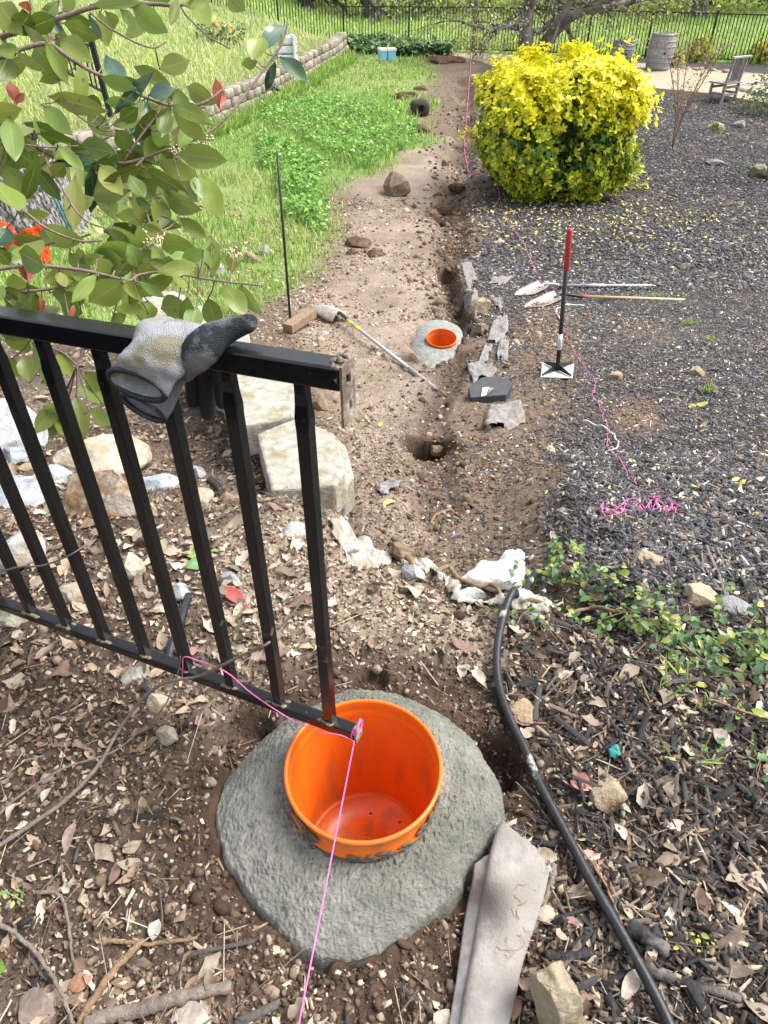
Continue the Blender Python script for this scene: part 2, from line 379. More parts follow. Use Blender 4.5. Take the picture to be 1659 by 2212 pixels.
# wood chips (box without a bottom, ragged ends)
CH = []
for k in range(6):
    b = np.array([(-.5,-.5,0),(.5,-.5,0),(.5,.5,0),(-.5,.5,0),(-.45,-.4,1),(.4,-.45,1),(.45,.3,1),(-.4,.45,1)], float)
    b[:, :2] += rng.uniform(-.16, .16, (8, 2)); b[:, 2] -= .35; CH.append(b)
CF = np.array([(4,5,6,7),(0,1,5,4),(1,2,6,5),(2,3,7,6),(3,0,4,7)])
m_chip = M('wood_chip', attr=True, rough=.8, var=.35, nscale=150, spec=.35, bump=.4, bscale=120, stretch=(1,1,1), bdist=.004)
def chips(name, X, Y, L, w, cols, wts, lift=.004, tilt=.25):
    n = len(X); S = np.stack([L, w, w*rng.uniform(.25, .6, n)], -1)
    return scatter(name, CH, CF, on_ground(X, Y, lift), rots(n, tilt), S, pal(n, cols, wts, .22), m_chip, False, rng.randint(0, 6, n))
def mulchw(X, Y):
    z = zones(X, Y)
    return (1-z['path'])*(1-z['soil']*.93)*(1-z['lawn'])*(1-z['hill'])*(1-z['sand'])*(1-z['mead'])*(1-z['near'])*(1-.72*z['brown'])*(1-np.clip(fbm(X*1.5, Y*1.3, 15, 4)*2.2+.10, 0, .85)*np.where(Y < 6, 1, .7))
DARK = [(.026,.026,.029),(.050,.049,.054),(.090,.088,.094),(.14,.13,.125),(.38,.34,.29),(.20,.14,.09)]
X, Y = samp(430000, 1.2, 9, .85, .66); X, Y = pick(X, Y, mulchw(X, Y)); n = len(X)
tag(chips('mulch_chips', X, Y, rng.lognormal(-3.72, .42, n), rng.lognormal(-5.2, .32, n), DARK, [4, 5, 4, 2.2, .9, 1.2]), 'dark charcoal wood chip mulch covering the bed on the right', 'mulch', kind='stuff')
X, Y = samp(230000, 8, 27, 1.0, .62); X, Y = pick(X, Y, mulchw(X, Y)); n = len(X)
tag(chips('mulch_chips', X, Y, rng.lognormal(-3.15, .32, n), rng.lognormal(-4.15, .3, n), DARK, [4, 5, 4, 2.6, 1.0, .8], .01), 'dark mulch around the yellow bush and up to the sandy patio', 'mulch', kind='stuff')
# near terrace, right: charred chips among dead leaves
X, Y = samp(34000, .28, 2.1, 1.1, .66); z = zones(X, Y)
X, Y = pick(X, Y, sstep(.12, .5, X-.05*Y)*z['near']*(~inside_conc(X, Y))*.9); n = len(X)
tag(chips('bark_chips', X, Y, rng.lognormal(-3.95, .58, n), rng.lognormal(-5.4, .42, n), [(.022,.020,.020),(.04,.036,.034),(.075,.06,.05),(.16,.115,.08),(.33,.27,.20)], [4, 4, 3, 2, 1.2], .006, .35), 'dark charred bark chips strewn over soil beside the black hose', 'bark', kind='stuff')
X, Y = samp(9000, .28, 3.4, 1.1, .66); z = zones(X, Y)
X, Y = pick(X, Y, (1-sstep(.15, .4, X))*np.maximum(z['near'], z['soil']*.5)*(~inside_conc(X, Y))*.5); n = len(X)
tag(chips('bark_chips', X, Y, rng.lognormal(-4.3, .5, n), rng.lognormal(-5.5, .3, n), [(.04,.036,.034),(.12,.085,.06),(.25,.18,.12),(.38,.31,.23)], [1.2, 3, 3, 2], .004, .35), 'small brown bark bits and twigs scattered through the soil', 'bark', kind='stuff')
X, Y = samp(1500, .28, 2.6, 1.1, .66); z = zones(X, Y)
X, Y = pick(X, Y, z['near']*(~inside_conc(X, Y))*np.clip(.06+.85*sstep(.1, .5, X)+.30*(1-sstep(.4, .6, Y)), 0, 1)*.5); n = len(X)
tag(chips('charred_splinters', X, Y, rng.lognormal(-2.95, .38, n), rng.lognormal(-4.75, .35, n), [(.016,.016,.017),(.03,.028,.028),(.06,.054,.05),(.13,.10,.075)], [4, 4, 2.4, 1], .010, .22), 'long charred wood splinters lying on the terrace litter', 'bark', kind='stuff')
X, Y = samp(1700, .28, 3.0, 1.2, .66); z = zones(X, Y)
X, Y = pick(X, Y, z['near']*(~inside_conc(X, Y))*.6); n = len(X)
tag(chips('fine_twigs', X, Y, rng.lognormal(-3.3, .45, n), rng.lognormal(-6.3, .25, n), [(.10,.075,.055),(.20,.155,.115),(.32,.26,.20)], None, .012, .2), 'thin broken twigs and stalks mixed into the leaf litter', 'twigs', kind='stuff')
# crumbs, clods and pebbles
def lump(k=0):
    V = [(1,0,0),(-1,0,0),(0,1,0),(0,-1,0),(0,0,1),(0,0,-1)]; Fc = [(0,2,4),(2,1,4),(1,3,4),(3,0,4),(2,0,5),(1,2,5),(3,1,5),(0,3,5)]
    V = [np.array(v, float) for v in V]; F2 = []; cache = {}
    def midp(a, b):
        key = (min(a, b), max(a, b))
        if key not in cache: p = V[a]+V[b]; V.append(p/np.linalg.norm(p)); cache[key] = len(V)-1
        return cache[key]
    for a, b, c in Fc:
        d, e, f = midp(a, b), midp(b, c), midp(c, a); F2 += [(a, d, f), (d, b, e), (f, e, c), (d, e, f)]
    V = np.array(V)*rng.uniform(.72, 1.18, (len(V), 1)); return V*.5, np.array(F2)
LU = [lump() for k in range(7)]; LT = [l[0] for l in LU]; LF = LU[0][1]
m_clod = M('crumbly_soil', attr=True, rough=.95, var=.3, nscale=90, bump=.8, bscale=140, bdist=.006, spec=.15)
def lumps(name, X, Y, s, cols, wts, lift=0, flat=.7):
    n = len(X); S = np.stack([s*rng.uniform(.8, 1.4, n), s*rng.uniform(.7, 1.1, n), s*rng.uniform(.5, .9, n)*flat/.7], -1)
    return scatter(name, LT, LF, on_ground(X, Y, lift), rots(n, .5), S, pal(n, cols, wts, .18), m_clod, True, rng.randint(0, 7, n))
X, Y = samp(60000, .28, 3.4, 1.35, .66); z = zones(X, Y)
X, Y = pick(X, Y, np.maximum(z['near']*(1-.5*sstep(.2, .5, X)), z['soil']*.8)*(~inside_conc(X, Y))); n = len(X)
tag(lumps('soil_crumbs', X, Y, rng.lognormal(-5.1, .5, n), [(.075,.05,.035),(.13,.09,.063),(.22,.165,.12),(.34,.28,.21),(.44,.38,.30)], [5, 4, 2.6, .9, .35], .001), 'crumbly brown soil and grit around the wet concrete footing', 'soil', kind='stuff')
X, Y = samp(26000, 2.2, 22, .9, .3); z = zones(X, Y)
tl = np.minimum(line_dist(X, Y, TRENCH[0][0]), np.minimum(line_dist(X, Y, TRENCH[1][0]), line_dist(X, Y, TRENCH[2][0]))); k = rng.rand(len(X)) < np.exp(-(tl/(.20+.02*Y))**2)*np.clip(.5+2*fbm(X*1.5, Y*1.5, 121, 3), .05, 1); X, Y = X[k], Y[k]; n = len(X)
tag(lumps('trench_clods', X, Y, rng.lognormal(-3.4, .45, n)*np.clip(Y/7, .7, 1.6), [(.085,.055,.037),(.13,.085,.058),(.20,.14,.10),(.30,.23,.17)], [4, 5, 3, 1], .004), 'dark damp clods thrown up along the narrow trench', 'soil', kind='stuff')
X, Y = samp(70000, 1.5, 13, 1.0, .5); z = zones(X, Y)
cl = np.clip(fbm(X*1.3, Y*1.3, 16, 3)*2.2+.35, .05, 1)
X, Y = pick(X, Y, np.maximum(z['path']*.8, np.maximum(z['soil'], z['brown']))*cl*(1-z['near'])); n = len(X)
tag(lumps('soil_clods', X, Y, rng.lognormal(-4.35, .5, n)*np.clip(Y/4, .7, 2), [(.16,.11,.075),(.26,.19,.135),(.36,.28,.205),(.52,.45,.36)], [4, 5, 3, .9], .002), 'loose brown clods and pebbles along the dug trench and path', 'soil', kind='stuff')
X, Y = samp(5200, 1.3, 8, .8, .62); X, Y = pick(X, Y, mulchw(X, Y)); n = len(X)
tag(lumps('pale_pebbles', X, Y, rng.lognormal(-4.3, .3, n), [(.55,.5,.42),(.7,.66,.58),(.45,.38,.28)], None, .004, .5), 'small pale pebbles and bits mixed into the dark mulch', 'pebbles', kind='stuff')
# dead leaves
LE = []
us = np.linspace(0, 1, 6)
for k in range(8):
    w = np.sin(np.pi*np.clip(us*.97+.03, 0, 1)**.8)*.5; w[1:-1] *= rng.uniform(.62, 1.25, 4); curl = rng.uniform(-.2, .75); cup = rng.uniform(-.7, 1.0); V = []
    tw = rng.uniform(-.5, .5)
    for i, u in enumerate(us):
        zc = curl*(u-.5)**2
        for s_ in (-1, 0, 1): V.append((u-.5+rng.uniform(-.05, .05), s_*w[i]*.55*rng.uniform(.72, 1.2), zc+cup*abs(s_)*w[i]*.45+tw*(u-.5)*s_*w[i]+rng.uniform(-.03, .03)))
    LE.append(np.array(V))
LEF = np.array([(i*3+j, i*3+j+1, i*3+j+4, i*3+j+3) for i in range(5) for j in range(2)])
m_dead = M('dead_leaf', attr=True, rough=.65, var=.28, nscale=80, trans=.12, spec=.35, bump=.3, bscale=60, bdist=.003)
DEAD = [(.20,.14,.095),(.29,.215,.15),(.38,.30,.215),(.50,.43,.34),(.115,.075,.05),(.27,.18,.14)]
def leaves(name, X, Y, L, cols, wts, lift=.006, tilt=.35):
    n = len(X); S = np.stack([L, L*rng.uniform(.75, 1.25, n), L], -1)
    return scatter(name, LE, LEF, on_ground(X, Y, lift), rots(n, tilt), S, pal(n, cols, wts), m_dead, True, rng.randint(0, 8, n))
X, Y = samp(52000, .28, 5.2, 1.35, .66); z = zones(X, Y)
pl = np.clip(fbm(X*4, Y*4, 17, 3)*2.4+.55, .08, 1)
q = in_poly(X, Y, FOOT); bare = sstep(.06, .22, -q)
X, Y = pick(X, Y, z['near']*np.where(X > .2, .55, 1)*pl*bare*.9); n = len(X)
tag(leaves('leaf_litter', X, Y, rng.lognormal(-3.98, .48, n)*np.clip(.85+Y*.1, .9, 1.2), DEAD, [3.4, 4, 2.6, .9, 2.6, .8], .003, .5), 'dry brown and tan oak leaf litter covering the terrace soil', 'leaf litter', kind='stuff')
X, Y = samp(4200, .28, 3.6, 1.25, .66); z = zones(X, Y); pl = np.clip(fbm(X*3.2, Y*3.2, 27, 3)*2.6+.45, .03, 1)
X, Y = pick(X, Y, z['near']*pl*sstep(.05, .20, -in_poly(X, Y, FOOT))*.75); k = (X < .2) | (rng.rand(len(X)) < .55); X, Y = X[k], Y[k]; n = len(X)
tag(leaves('oak_leaves', X, Y, rng.lognormal(-3.25, .36, n), [(.19,.145,.11),(.28,.22,.165),(.38,.315,.24),(.49,.43,.345),(.24,.15,.12)], [3, 4, 3, 1.3, 1], .009, .30), 'larger curled grey brown oak leaves lying on the litter', 'leaf litter', kind='stuff')
X, Y = samp(15000, .9, 2.6, 1.2, .4); X, Y = pick(X, Y, sw(Z_TAN, X, Y, .1, 110)*.8); n = len(X)
tag(leaves('leaf_crumbs', X, Y, rng.lognormal(-4.35, .4, n), [(.50,.42,.32),(.40,.32,.235),(.30,.23,.165),(.58,.52,.43)], None, .004, .5), 'pale broken leaf crumbs over the crest soil', 'leaf litter', kind='stuff')
X, Y = samp(1500, 2, 12, .8, .6); X, Y = pick(X, Y, np.clip(mulchw(X, Y)+zones(X, Y)['path']*.5, 0, 1)); n = len(X)
tag(leaves('fallen_leaves', X, Y, rng.lognormal(-3.55, .3, n), [(.50,.46,.12),(.5,.45,.25),(.6,.55,.42),(.3,.42,.1)], [1.2, 3, 4, .8], .02), 'pale and yellow fallen leaf bits on the dark mulch', 'fallen leaves', kind='stuff')
X, Y = rng.normal(3.1, 1.2, 900), rng.normal(11.6, 1.0, 900); X, Y = pick(X, Y, mulchw(X, Y)); n = len(X)
tag(leaves('bush_leaf_drop', X, Y, rng.lognormal(-2.9, .25, n), [(.55,.50,.10),(.46,.44,.14),(.5,.45,.26)], None, .03), 'yellow dropped leaves on the mulch in front of the bush', 'fallen leaves', kind='stuff')
# grass
GT = []
for k in range(6):
    b = rng.uniform(.15, .85); V = []
    for u in (0, .4, .75): V += [(-.5*(1-u*.45), b*u*u*.6, u*(1-b*.25*u)), (.5*(1-u*.45), b*u*u*.6, u*(1-b*.25*u))]
    V.append((0, b*.6, 1-b*.25)); GT.append(np.array(V))
m_grass = M('grass', attr=True, rough=.55, var=.2, nscale=3, trans=.35, spec=.25)
def grass(name, X, Y, hgt, wid, cols, wts, tilt=.22, pale=0):
    n = len(X); S = np.stack([wid, hgt, hgt], -1); c = pal(n, cols, wts)
    col = np.repeat(c[:, None, :], 7, 1)
    if pale: col[:, 4:, :] = col[:, 4:, :]*(1-pale)+np.array([.62, .60, .42])*pale
    return scatter(name, GT, [np.array([(0,1,3,2),(2,3,5,4)]), np.array([(4,5,6)])], on_ground(X, Y, -.01), rots(n, tilt), S, col, m_grass, True, rng.randint(0, 6, n))
X, Y = samp(190000, 5.2, 32, 1.25, .62); z = zones(X, Y); pl = np.clip(fbm(X*.9, Y*.9, 18, 3)*2+.6, .12, 1)
k = rng.rand(len(X)) < z['lawn']*pl; X, Y = X[k], Y[k]; n = len(X); tall = np.clip(fbm(X*.5, Y*.5, 19, 3)*1.6+.6, .3, 1.4)
tag(grass('lawn_grass', X, Y, rng.lognormal(-1.75, .35, n)*tall, .006+.0011*Y, [(.20,.35,.06),(.28,.43,.10),(.38,.48,.15),(.52,.54,.26),(.13,.26,.06)], [3, 4, 3.4, 2.0, 1.2]), 'bright green spring grass on the lower lawn beside the path', 'grass', kind='stuff')
X, Y = samp(150000, 10, 34, 1.0, .62); z = zones(X, Y); X, Y = pick(X, Y, z['hill']); n = len(X)
tag(grass('hill_grass', X, Y, rng.lognormal(-1.45, .3, n), .006+.0011*Y, [(.30,.46,.07),(.44,.52,.13),(.56,.58,.24),(.20,.36,.06)], [3, 3, 2, 1.6], .25, .62), 'tall yellow green grass with pale seed heads above the block wall', 'grass', kind='stuff')
X, Y = samp(110000, 27, 52, 1.2, .62); z = zones(X, Y); X, Y = pick(X, Y, z['mead']*(1-z['hill'])); n = len(X)
nb = 1-sstep(0, 5, Y-(32.3-.3*np.clip(X-3.5, 0, 30)))
tag(grass('meadow_grass', X, Y, rng.lognormal(-1.5, .3, n)*(1+.4*nb), .012+.0014*Y, [(.24,.44,.06),(.33,.50,.09),(.42,.54,.13),(.46,.52,.28)], [3, 4, 3, 1.4], .25, .30), 'vivid green meadow grass beyond the far fence', 'grass', kind='stuff')
X, Y = samp(2600, 4, 9, 1.0, .62); X, Y = pick(X, Y, np.clip(zones(X, Y)['path']*sstep(.1, .25, fbm(X*2, Y*2, 20, 3))*1.2+.03*(X > 0), 0, 1)); n = len(X)
tag(grass('sparse_grass', X, Y, rng.lognormal(-2.9, .3, n), np.full(n, .006), [(.25,.36,.10),(.36,.40,.18)], None, .5), 'thin new grass sprouting on the bare path', 'grass', kind='stuff')
t = rng.uniform(11, 30, 9000); X, Y = wall_x(t)-rng.uniform(.22, .65, 9000), t
tag(grass('verge_grass', X, Y, rng.lognormal(-1.35, .3, 9000), .006+.0011*Y, [(.30,.46,.07),(.44,.52,.13),(.56,.58,.24),(.20,.36,.06)], None, .45, .4), 'long grass flopping over the top of the block wall', 'grass', kind='stuff')
t = rng.uniform(11, 30, 9000); X, Y = wall_x(t)+rng.uniform(.05, .5, 9000), t
tag(grass('verge_grass', X, Y, rng.lognormal(-1.3, .35, 9000), .006+.0011*Y, [(.20,.35,.06),(.28,.43,.10),(.38,.48,.15)], None, .3), 'long grass growing against the foot of the block wall', 'grass', kind='stuff')
# leafy weeds
LW = []
for k in range(4):
    c = rng.uniform(.1, .5); LW.append(np.array([(0,0,0),(.3,-.28,.12),(.36,0,.04),(.3,.28,.12),(.7,-.24,.1-c*.2),(.72,0,.02-c*.2),(.7,.24,.1-c*.2),(1,0,-c*.35)]))
LWF = [np.array([(1,4,5,2),(2,5,6,3)]), np.array([(0,1,2),(0,2,3),(4,7,5),(5,7,6)])]
m_weed = M('weed_leaf', attr=True, rough=.5, var=.2, nscale=8, trans=.3, spec=.3)
def weeds(name, polys, n, hgt, cols, L):
    P = []
    for P_, k in polys:
        P_ = np.array(P_); lo, hi = P_.min(0), P_.max(0); x = rng.uniform(lo[0], hi[0], n*k*3); y = rng.uniform(lo[1], hi[1], n*k*3)
        s = in_poly(x, y, P_)+.5*fbm(x*1.5, y*1.5, 22, 3) > 0; x, y = x[s][:n*k], y[s][:n*k]
        zz = topz(x, y)+rng.rand(len(x))**.7*hgt*np.clip(.6+1.5*fbm(x*1.2, y*1.2, 23, 3)+.3, .25, 1.3)
        P.append(np.stack([x, y, zz], -1))
    P = np.concatenate(P); n = len(P); LL = L*rng.lognormal(0, .3, n)
    return scatter(name, LW, LWF, P, rots(n, .5), np.stack([LL]*3, -1), pal(n, cols), m_weed, True, rng.randint(0, 4, n))
tag(weeds('weeds', [(GP([(590,225),(700,215),(800,225),(905,280),(880,315),(790,370),(720,345),(640,300),(560,262)]), 5), (GP([(610,395),(680,400),(720,470),(690,510),(620,470)]), 1), (GP([(560,300),(640,320),(720,380),(640,400),(560,370)]), 2)], 1500, .24, [(.16,.34,.06),(.22,.42,.08),(.32,.48,.12),(.11,.25,.05)], .07), 'leafy green weeds spreading over the lawn by the trench', 'weeds', kind='stuff')
tag(weeds('weeds', [(GP([(770,100),(940,112),(1000,122),(960,127),(860,121),(740,112)]), 2)], 2600, .42, [(.10,.20,.07),(.15,.28,.09),(.25,.30,.18)], .15), 'grey green tall weeds at the foot of the far fence', 'weeds', kind='stuff')

# ------------------------------------------------------------------ buckets and their wet concrete
m_orange = M('orange_plastic', (.70, .14, .010), .32, .12, 7, spec=.5, bump=.08, bscale=30, col2=(.40, .12, .04), c2scale=9, c2lo=.50, c2hi=.70, stretch=(1.6, 1.6, .5))
m_mud = M('wet_mud', (.125, .11, .085), .6, .4, 60, bump=.8, bscale=160)
m_conc = M('wet_concrete', (.245, .243, .212), .26, .28, 40, bump=1.0, bscale=150, bdist=.009, spec=.65, col2=(.155, .16, .13), c2scale=4.5, c2lo=.4, c2hi=.62)
m_ringw = M('scuffed_rim', (.90, .30, .16), .4, .1, 20)
def bucket(c, s, label, depth=.36, name='plastic_bucket'):
    t = thing(name, c, label, 'bucket', 'orange buckets set in concrete')
    pr = [(0,-depth),(.133,-depth),(.1345,-depth+.004),(.1465,-.11),(.148,-.072),(.1515,-.068),(.1535,-.064),(.1535,-.058),(.150,-.054),(.1495,-.020),(.1505,-.014),(.1535,-.011),(.1545,-.007),(.1545,-.003)]
    inn = [(.1465,-.004),(.1455,-.018),(.1462,-.022),(.1462,-.030),(.1445,-.034),(.1440,-.050),(.1448,-.054),(.1440,-.060),(.1315,-depth+.030),(.1285,-depth+.022),(.1255,-depth+.0215),(.1245,-depth+.024),(.1235,-depth+.018),(.03,-depth+.018),(.028,-depth+.020),(0,-depth+.020)]
    b = MB().lathe([(r*s, z*s) for r, z in pr], 96, c); b.build('bucket_wall', m_orange, t, True)
    i = MB().lathe([(r*s, z*s) for r, z in inn], 96, c); i.build('bucket_inside', m_orange, t, True)
    MB().lathe([(r*s, z*s) for r, z in [(.1545,-.003),(.1530,0),(.149,.0008),(.1472,-.001),(.1465,-.004)]], 96, c).build('rim', m_ringw if s > 1.0001 else m_orange, t, True)
    return t
BC = (-.04, .74, .128)
bk = bucket(BC, 1.0, 'large orange bucket sunk in the wet concrete under the black railing')
def mudpatch(name, parent, spots, r0, n=9):
    b = MB()
    for ang, z, w, hh in spots:
        for k in range(n):
            a = R(ang)+random.gauss(0, w/r0*.45); zz = z+random.gauss(0, hh*.4); rr = r0+(zz+.06)*.05
            p = Vector((BC[0]+rr*math.cos(a), BC[1]+rr*math.sin(a), BC[2]+zz)); V, Fc = lump(); s = random.uniform(.5, 1.1)*.016
            X = Vector((math.cos(a), math.sin(a), 0)); Y = Vector((-math.sin(a), math.cos(a), 0))
            b.add([p+X*v[0]*s*.35+Y*v[1]*s*1.5+Vector((0, 0, v[2]*s)) for v in V], Fc)
    return b.build(name, m_mud, parent, True)
mudpatch('mud_smear', bk, [(-85,-.075,.05,.008),(-50,-.072,.04,.012),(-20,-.05,.03,.02),(-92,-.062,.035,.012),(-75,-.055,.015,.012),(-60,-.06,.03,.02),(-45,-.05,.03,.02),(-35,-.04,.02,.02),(-128,-.05,.012,.02),(-138,-.03,.01,.02),(-152,-.02,.014,.018),(-110,-.07,.03,.006)], .1525, 12)
for k in range(22):
    b = MB(); a, r = random.uniform(0, 6.28), .105*math.sqrt(random.random()); V, Fc = lump(); s = random.uniform(.003, .0075)
    b.add([(BC[0]+r*math.cos(a)+v[0]*s*1.4, BC[1]+r*math.sin(a)+v[1]*s, BC[2]-.3405+v[2]*s*.5) for v in V], Fc); b.build('mud_speck', m_mud, bk, True)
c2 = G(954, 729, lambda x, y: land(x, y)+.06); s2 = 33.2*dep(c2)/F/.1545
bk2 = bucket(c2, s2, 'small looking orange bucket sunk in grey concrete beside the dug trench, farther off', .30); bk2.rotation_euler = (R(11), 0, 0)
def footing(name, poly, c, rin, zf, zb, zo, label, NA=820, NR=150, amp=.012):
    P = np.array(poly); a = np.linspace(-np.pi, np.pi, NA, endpoint=False); ro = np.zeros(NA)
    for i, t in enumerate(a):
        rr = np.linspace(rin, rin+.6, 500); q = in_poly(c[0]+rr*np.cos(t), c[1]+rr*np.sin(t), P); k = np.argmax(q < 0); ro[i] = rr[k] if q[k] < 0 else rr[-1]
    for _ in range(NA//7): ro = (np.roll(ro, 1)+ro+np.roll(ro, -1))/3
    ro = np.maximum(ro, rin+.03)
    ro = ro+.009*fbm(np.cos(a)*7+9, np.sin(a)*7, 41, 4)*2
    f = np.linspace(0, 1, NR); rr = rin+(ro-rin)[:, None]*f[None]
    X = c[0]+rr*np.cos(a)[:, None]; Y = c[1]+rr*np.sin(a)[:, None]
    zi = zf+(zb-zf)*(np.sin(a)*.5+.5)
    Z = zi[:, None]+(zo-zi[:, None])*(f[None]**1.8)
    Z = Z-.035*np.clip((f-.90)/.10, 0, 1)[None]**2+.006*fbm(X*26, Y*26, 49, 3)*sstep(.5, .95, f)[None]
    k = amp/.012
    wx_, wy_ = X+.02*fbm(X*20, Y*20, 46, 2), Y+.02*fbm(X*20+7, Y*20, 47, 2)
    wob = .014*fbm(X*7, Y*7, 42, 3)+amp*.35*(.25-np.abs(fbm(wx_*60, wy_*34, 43, 2)))+amp*1.0*(.25-np.abs(fbm(wx_*110, wy_*78, 44, 2)))+amp*.75*(.25-np.abs(fbm(wx_*210, wy_*170, 48, 2)))
    st = np.sin((X*.9+Y*.35)*30+9*fbm(X*4, Y*4, 45, 2))*.0012*k
    Z = Z+wob*sstep(0, .06, f)[None]+st*sstep(.03, .2, f)[None]
    i = np.arange(NA*NR).reshape(NA, NR); j = np.roll(i, -1, 0)
    Q = np.stack([i[:, :-1], i[:, 1:], j[:, 1:], j[:, :-1]], -1).reshape(-1, 4)
    o = link_mesh(name, np.stack([X, Y, Z], -1).reshape(-1, 3), Q, m_conc, True, origin=(c[0], c[1], zo))
    return tag(o, label, 'concrete', 'wet concrete footings round the buckets')
footing('concrete_footing', FOOT, BC, .1475, .050, .098, -.004, 'wide mound of wet grey concrete with trowel ridges around the large orange bucket')
footing('concrete_footing', FOOT2, c2, .148*s2, c2[2]-.05, c2[2]-.03, c2[2]-.13, 'small patch of drying grey concrete round the far orange bucket', 200, 40, .02).data.materials[0] = M('drying_concrete', (.27, .275, .25), .7, .25, 20, bump=1.0, bscale=60, bdist=.02)

# ------------------------------------------------------------------ black railing panel
m_black = M('black_paint', (.006, .0065, .008), .22, .3, 30, bump=.25, bscale=90, bdist=.002, spec=.5, col2=(.20, .18, .15), c2scale=16, c2lo=.66, c2hi=.78)
m_rust = M('dirty_steel', (.16, .12, .09), .7, .4, 60, bump=.5, bscale=120, col2=(.33, .28, .23), c2scale=25)
m_weld = M('dusty_weld', (.22, .18, .13), .85, .3, 80, bump=.7, bscale=150)
P0 = np.array([-.1044, .789, .2075]); U = np.array([-.1029, .0468, -.0069]); PH = .73; UD = -U/np.linalg.norm(U)
NRM = np.array([-UD[1], UD[0], 0]); NRM = NRM/np.linalg.norm(NRM)
if NRM[1] > 0: NRM = -NRM                                  # towards the camera side
fence = thing('railing_panel', P0+4*U-[0, 0, .03], 'near black metal railing panel cut off at its right end above the orange bucket', 'railing')
def rail_pt(k, up=0, off=0): return P0+k*U+np.array([0, 0, up])+NRM*off
MB().bar(rail_pt(-.56, PH+.016), rail_pt(13, PH+.016), .034, .032).build('top_rail', m_black, fence, False, .003)
MB().bar(rail_pt(-.52, -.0127), rail_pt(13, -.0127), .025, .0254).build('bottom_rail', m_black, fence, False, .003)
for k in range(13):
    b = MB(); secs = []
    for zz, w, d in ((-.004,.0195,.0195),(.3,.0195,.0195),(PH-.075,.0195,.0195),(PH-.055,.0225,.018),(PH-.035,.0195,.0145),(PH-.018,.0165,.0165),(PH+.004,.0165,.0165)):
        c = rail_pt(k, zz); secs.append([c+UD*i*w/2+NRM*j*d/2 for i, j in ((-1,-1),(1,-1),(1,1),(-1,1))])
    V = [p for s in secs for p in s]; n = len(secs)
    b.add(V, [(i*4+j, i*4+(j+1) % 4, (i+1)*4+(j+1) % 4, (i+1)*4+j) for i in range(n-1) for j in range(4)])
    o = b.build('picket', m_black, fence, False, .0015)
    w = MB(); 
    for q in range(9):
        V, Fc = lump(); p = rail_pt(k, .0005)+UD*random.gauss(0, .012)+NRM*random.choice((-.004, .0115, .009, .010)); w.add([p+np.array(v)*np.array([.014, .009, .0045]) for v in V], Fc)
    w.build('weld_dirt', m_weld, o, True)
def bracket(k, z0, z1, w, holes, name):
    b = MB(); c = rail_pt(k); e = UD*.0035
    zs = sorted([z0, z1]+[h+d for h in holes for d in (-.007, .007)]); V = []
    def quad(za, zb, a0, a1):
        P = [c+NRM*a0+[0,0,za], c+NRM*a1+[0,0,za], c+NRM*a1+[0,0,zb], c+NRM*a0+[0,0,zb]]; b.prism(P, 1, e)
    for za, zb in zip(zs[:-1], zs[1:]):
        if any(abs((za+zb)/2-h) < .003 for h in holes): quad(za, zb, -w/2, -.006); quad(za, zb, .006, w/2)
        else: quad(za, zb, -w/2, w/2)
    b.build(name, m_rust, fence)
bracket(-.565, PH-.050, PH+.034, .034, (PH+.012, PH-.026), 'end_bracket')
bracket(-.525, -.030, .020, .026, (), 'end_bracket')
b = MB()
for q in range(26):
    V, Fc = lump(); p = rail_pt(-.53, PH+random.choice((.0, .033, .016)))+UD*random.uniform(-.014, .004)+NRM*random.uniform(-.018, .018); b.add([p+np.array(v)*random.uniform(.004, .011) for v in V], Fc)
b.build('end_bracket', m_weld, fence, True)

# ------------------------------------------------------------------ work gloves over the rail
m_knit = M('grey_knit', (.40, .41, .43), .9, .14, 30, bump=1.0, bscale=700, bdist=.003, vor=True, col2=(.25, .235, .165), c2scale=14, c2lo=.46, c2hi=.58, spec=.15)
m_knit2 = M('dark_grey_knit', (.24, .25, .27), .9, .14, 30, bump=.9, bscale=700, bdist=.003, vor=True, spec=.15)
m_rub = M('black_rubber', (.016, .018, .022), .55, .3, 20, bump=.4, bscale=150, col2=(.12, .12, .12), c2scale=12, c2lo=.58, c2hi=.75)
m_smear = M('worn_knit', (.17, .175, .175), .85, .2, 30, bump=.8, bscale=650, bdist=.003, vor=True, col2=(.022, .025, .03), c2scale=15, c2lo=.50, c2hi=.60, spec=.2)
PL0 = P0+np.array([0, 0, PH])
def onp(px, py, off=0):
    r = ray(px, py); o = np.array([0, 0, CAMH]); q = PL0+NRM*off
    return o+r*(NRM.dot(q-o)/NRM.dot(r))
def sect(px, py, ax, ay, off, bu, bn):
    c = onp(px, py, off); return c, onp(px+ax, py+ay, off)-c, np.array([0, 0, bu])+NRM*bn
def crumple(o, amp, sc):
    for v in o.data.vertices:
        p = v.co; v.co = p+v.normal*amp*float(fbm(np.array(p.x*sc+p.z*sc*.6), np.array(p.y*sc+p.z*sc), 51, 3))*2
def densify(secs, n=5):
    A = np.array([np.concatenate(s) for s in secs]); B = smoothline(A, n); return [(r[:3], r[3:6], r[6:9]) for r in B]
gl = thing('work_glove', onp(350, 735, .03), 'grey knit work glove with open black hemmed cuff draped over the top rail', 'glove')
S1 = [sect(295,832,61,20,.075,.018,0), sect(316,800,63,15,.064,.015,.008), sect(338,768,63,10,.046,.013,.016), sect(354,735,62,6,.027,.009,.013), sect(364,713,60,5,.002,.012,.005), sect(374,712,52,6,-.04,.015,-.006), sect(385,745,45,6,-.058,.006,-.014), sect(392,800,38,6,-.06,0,-.012)]
o = MB().loft(densify(S1, 7), 40, (False, True)).build('cuff', m_knit, gl, True, solid=.0022); crumple(o, .007, 22); crumple(o, .0025, 60)
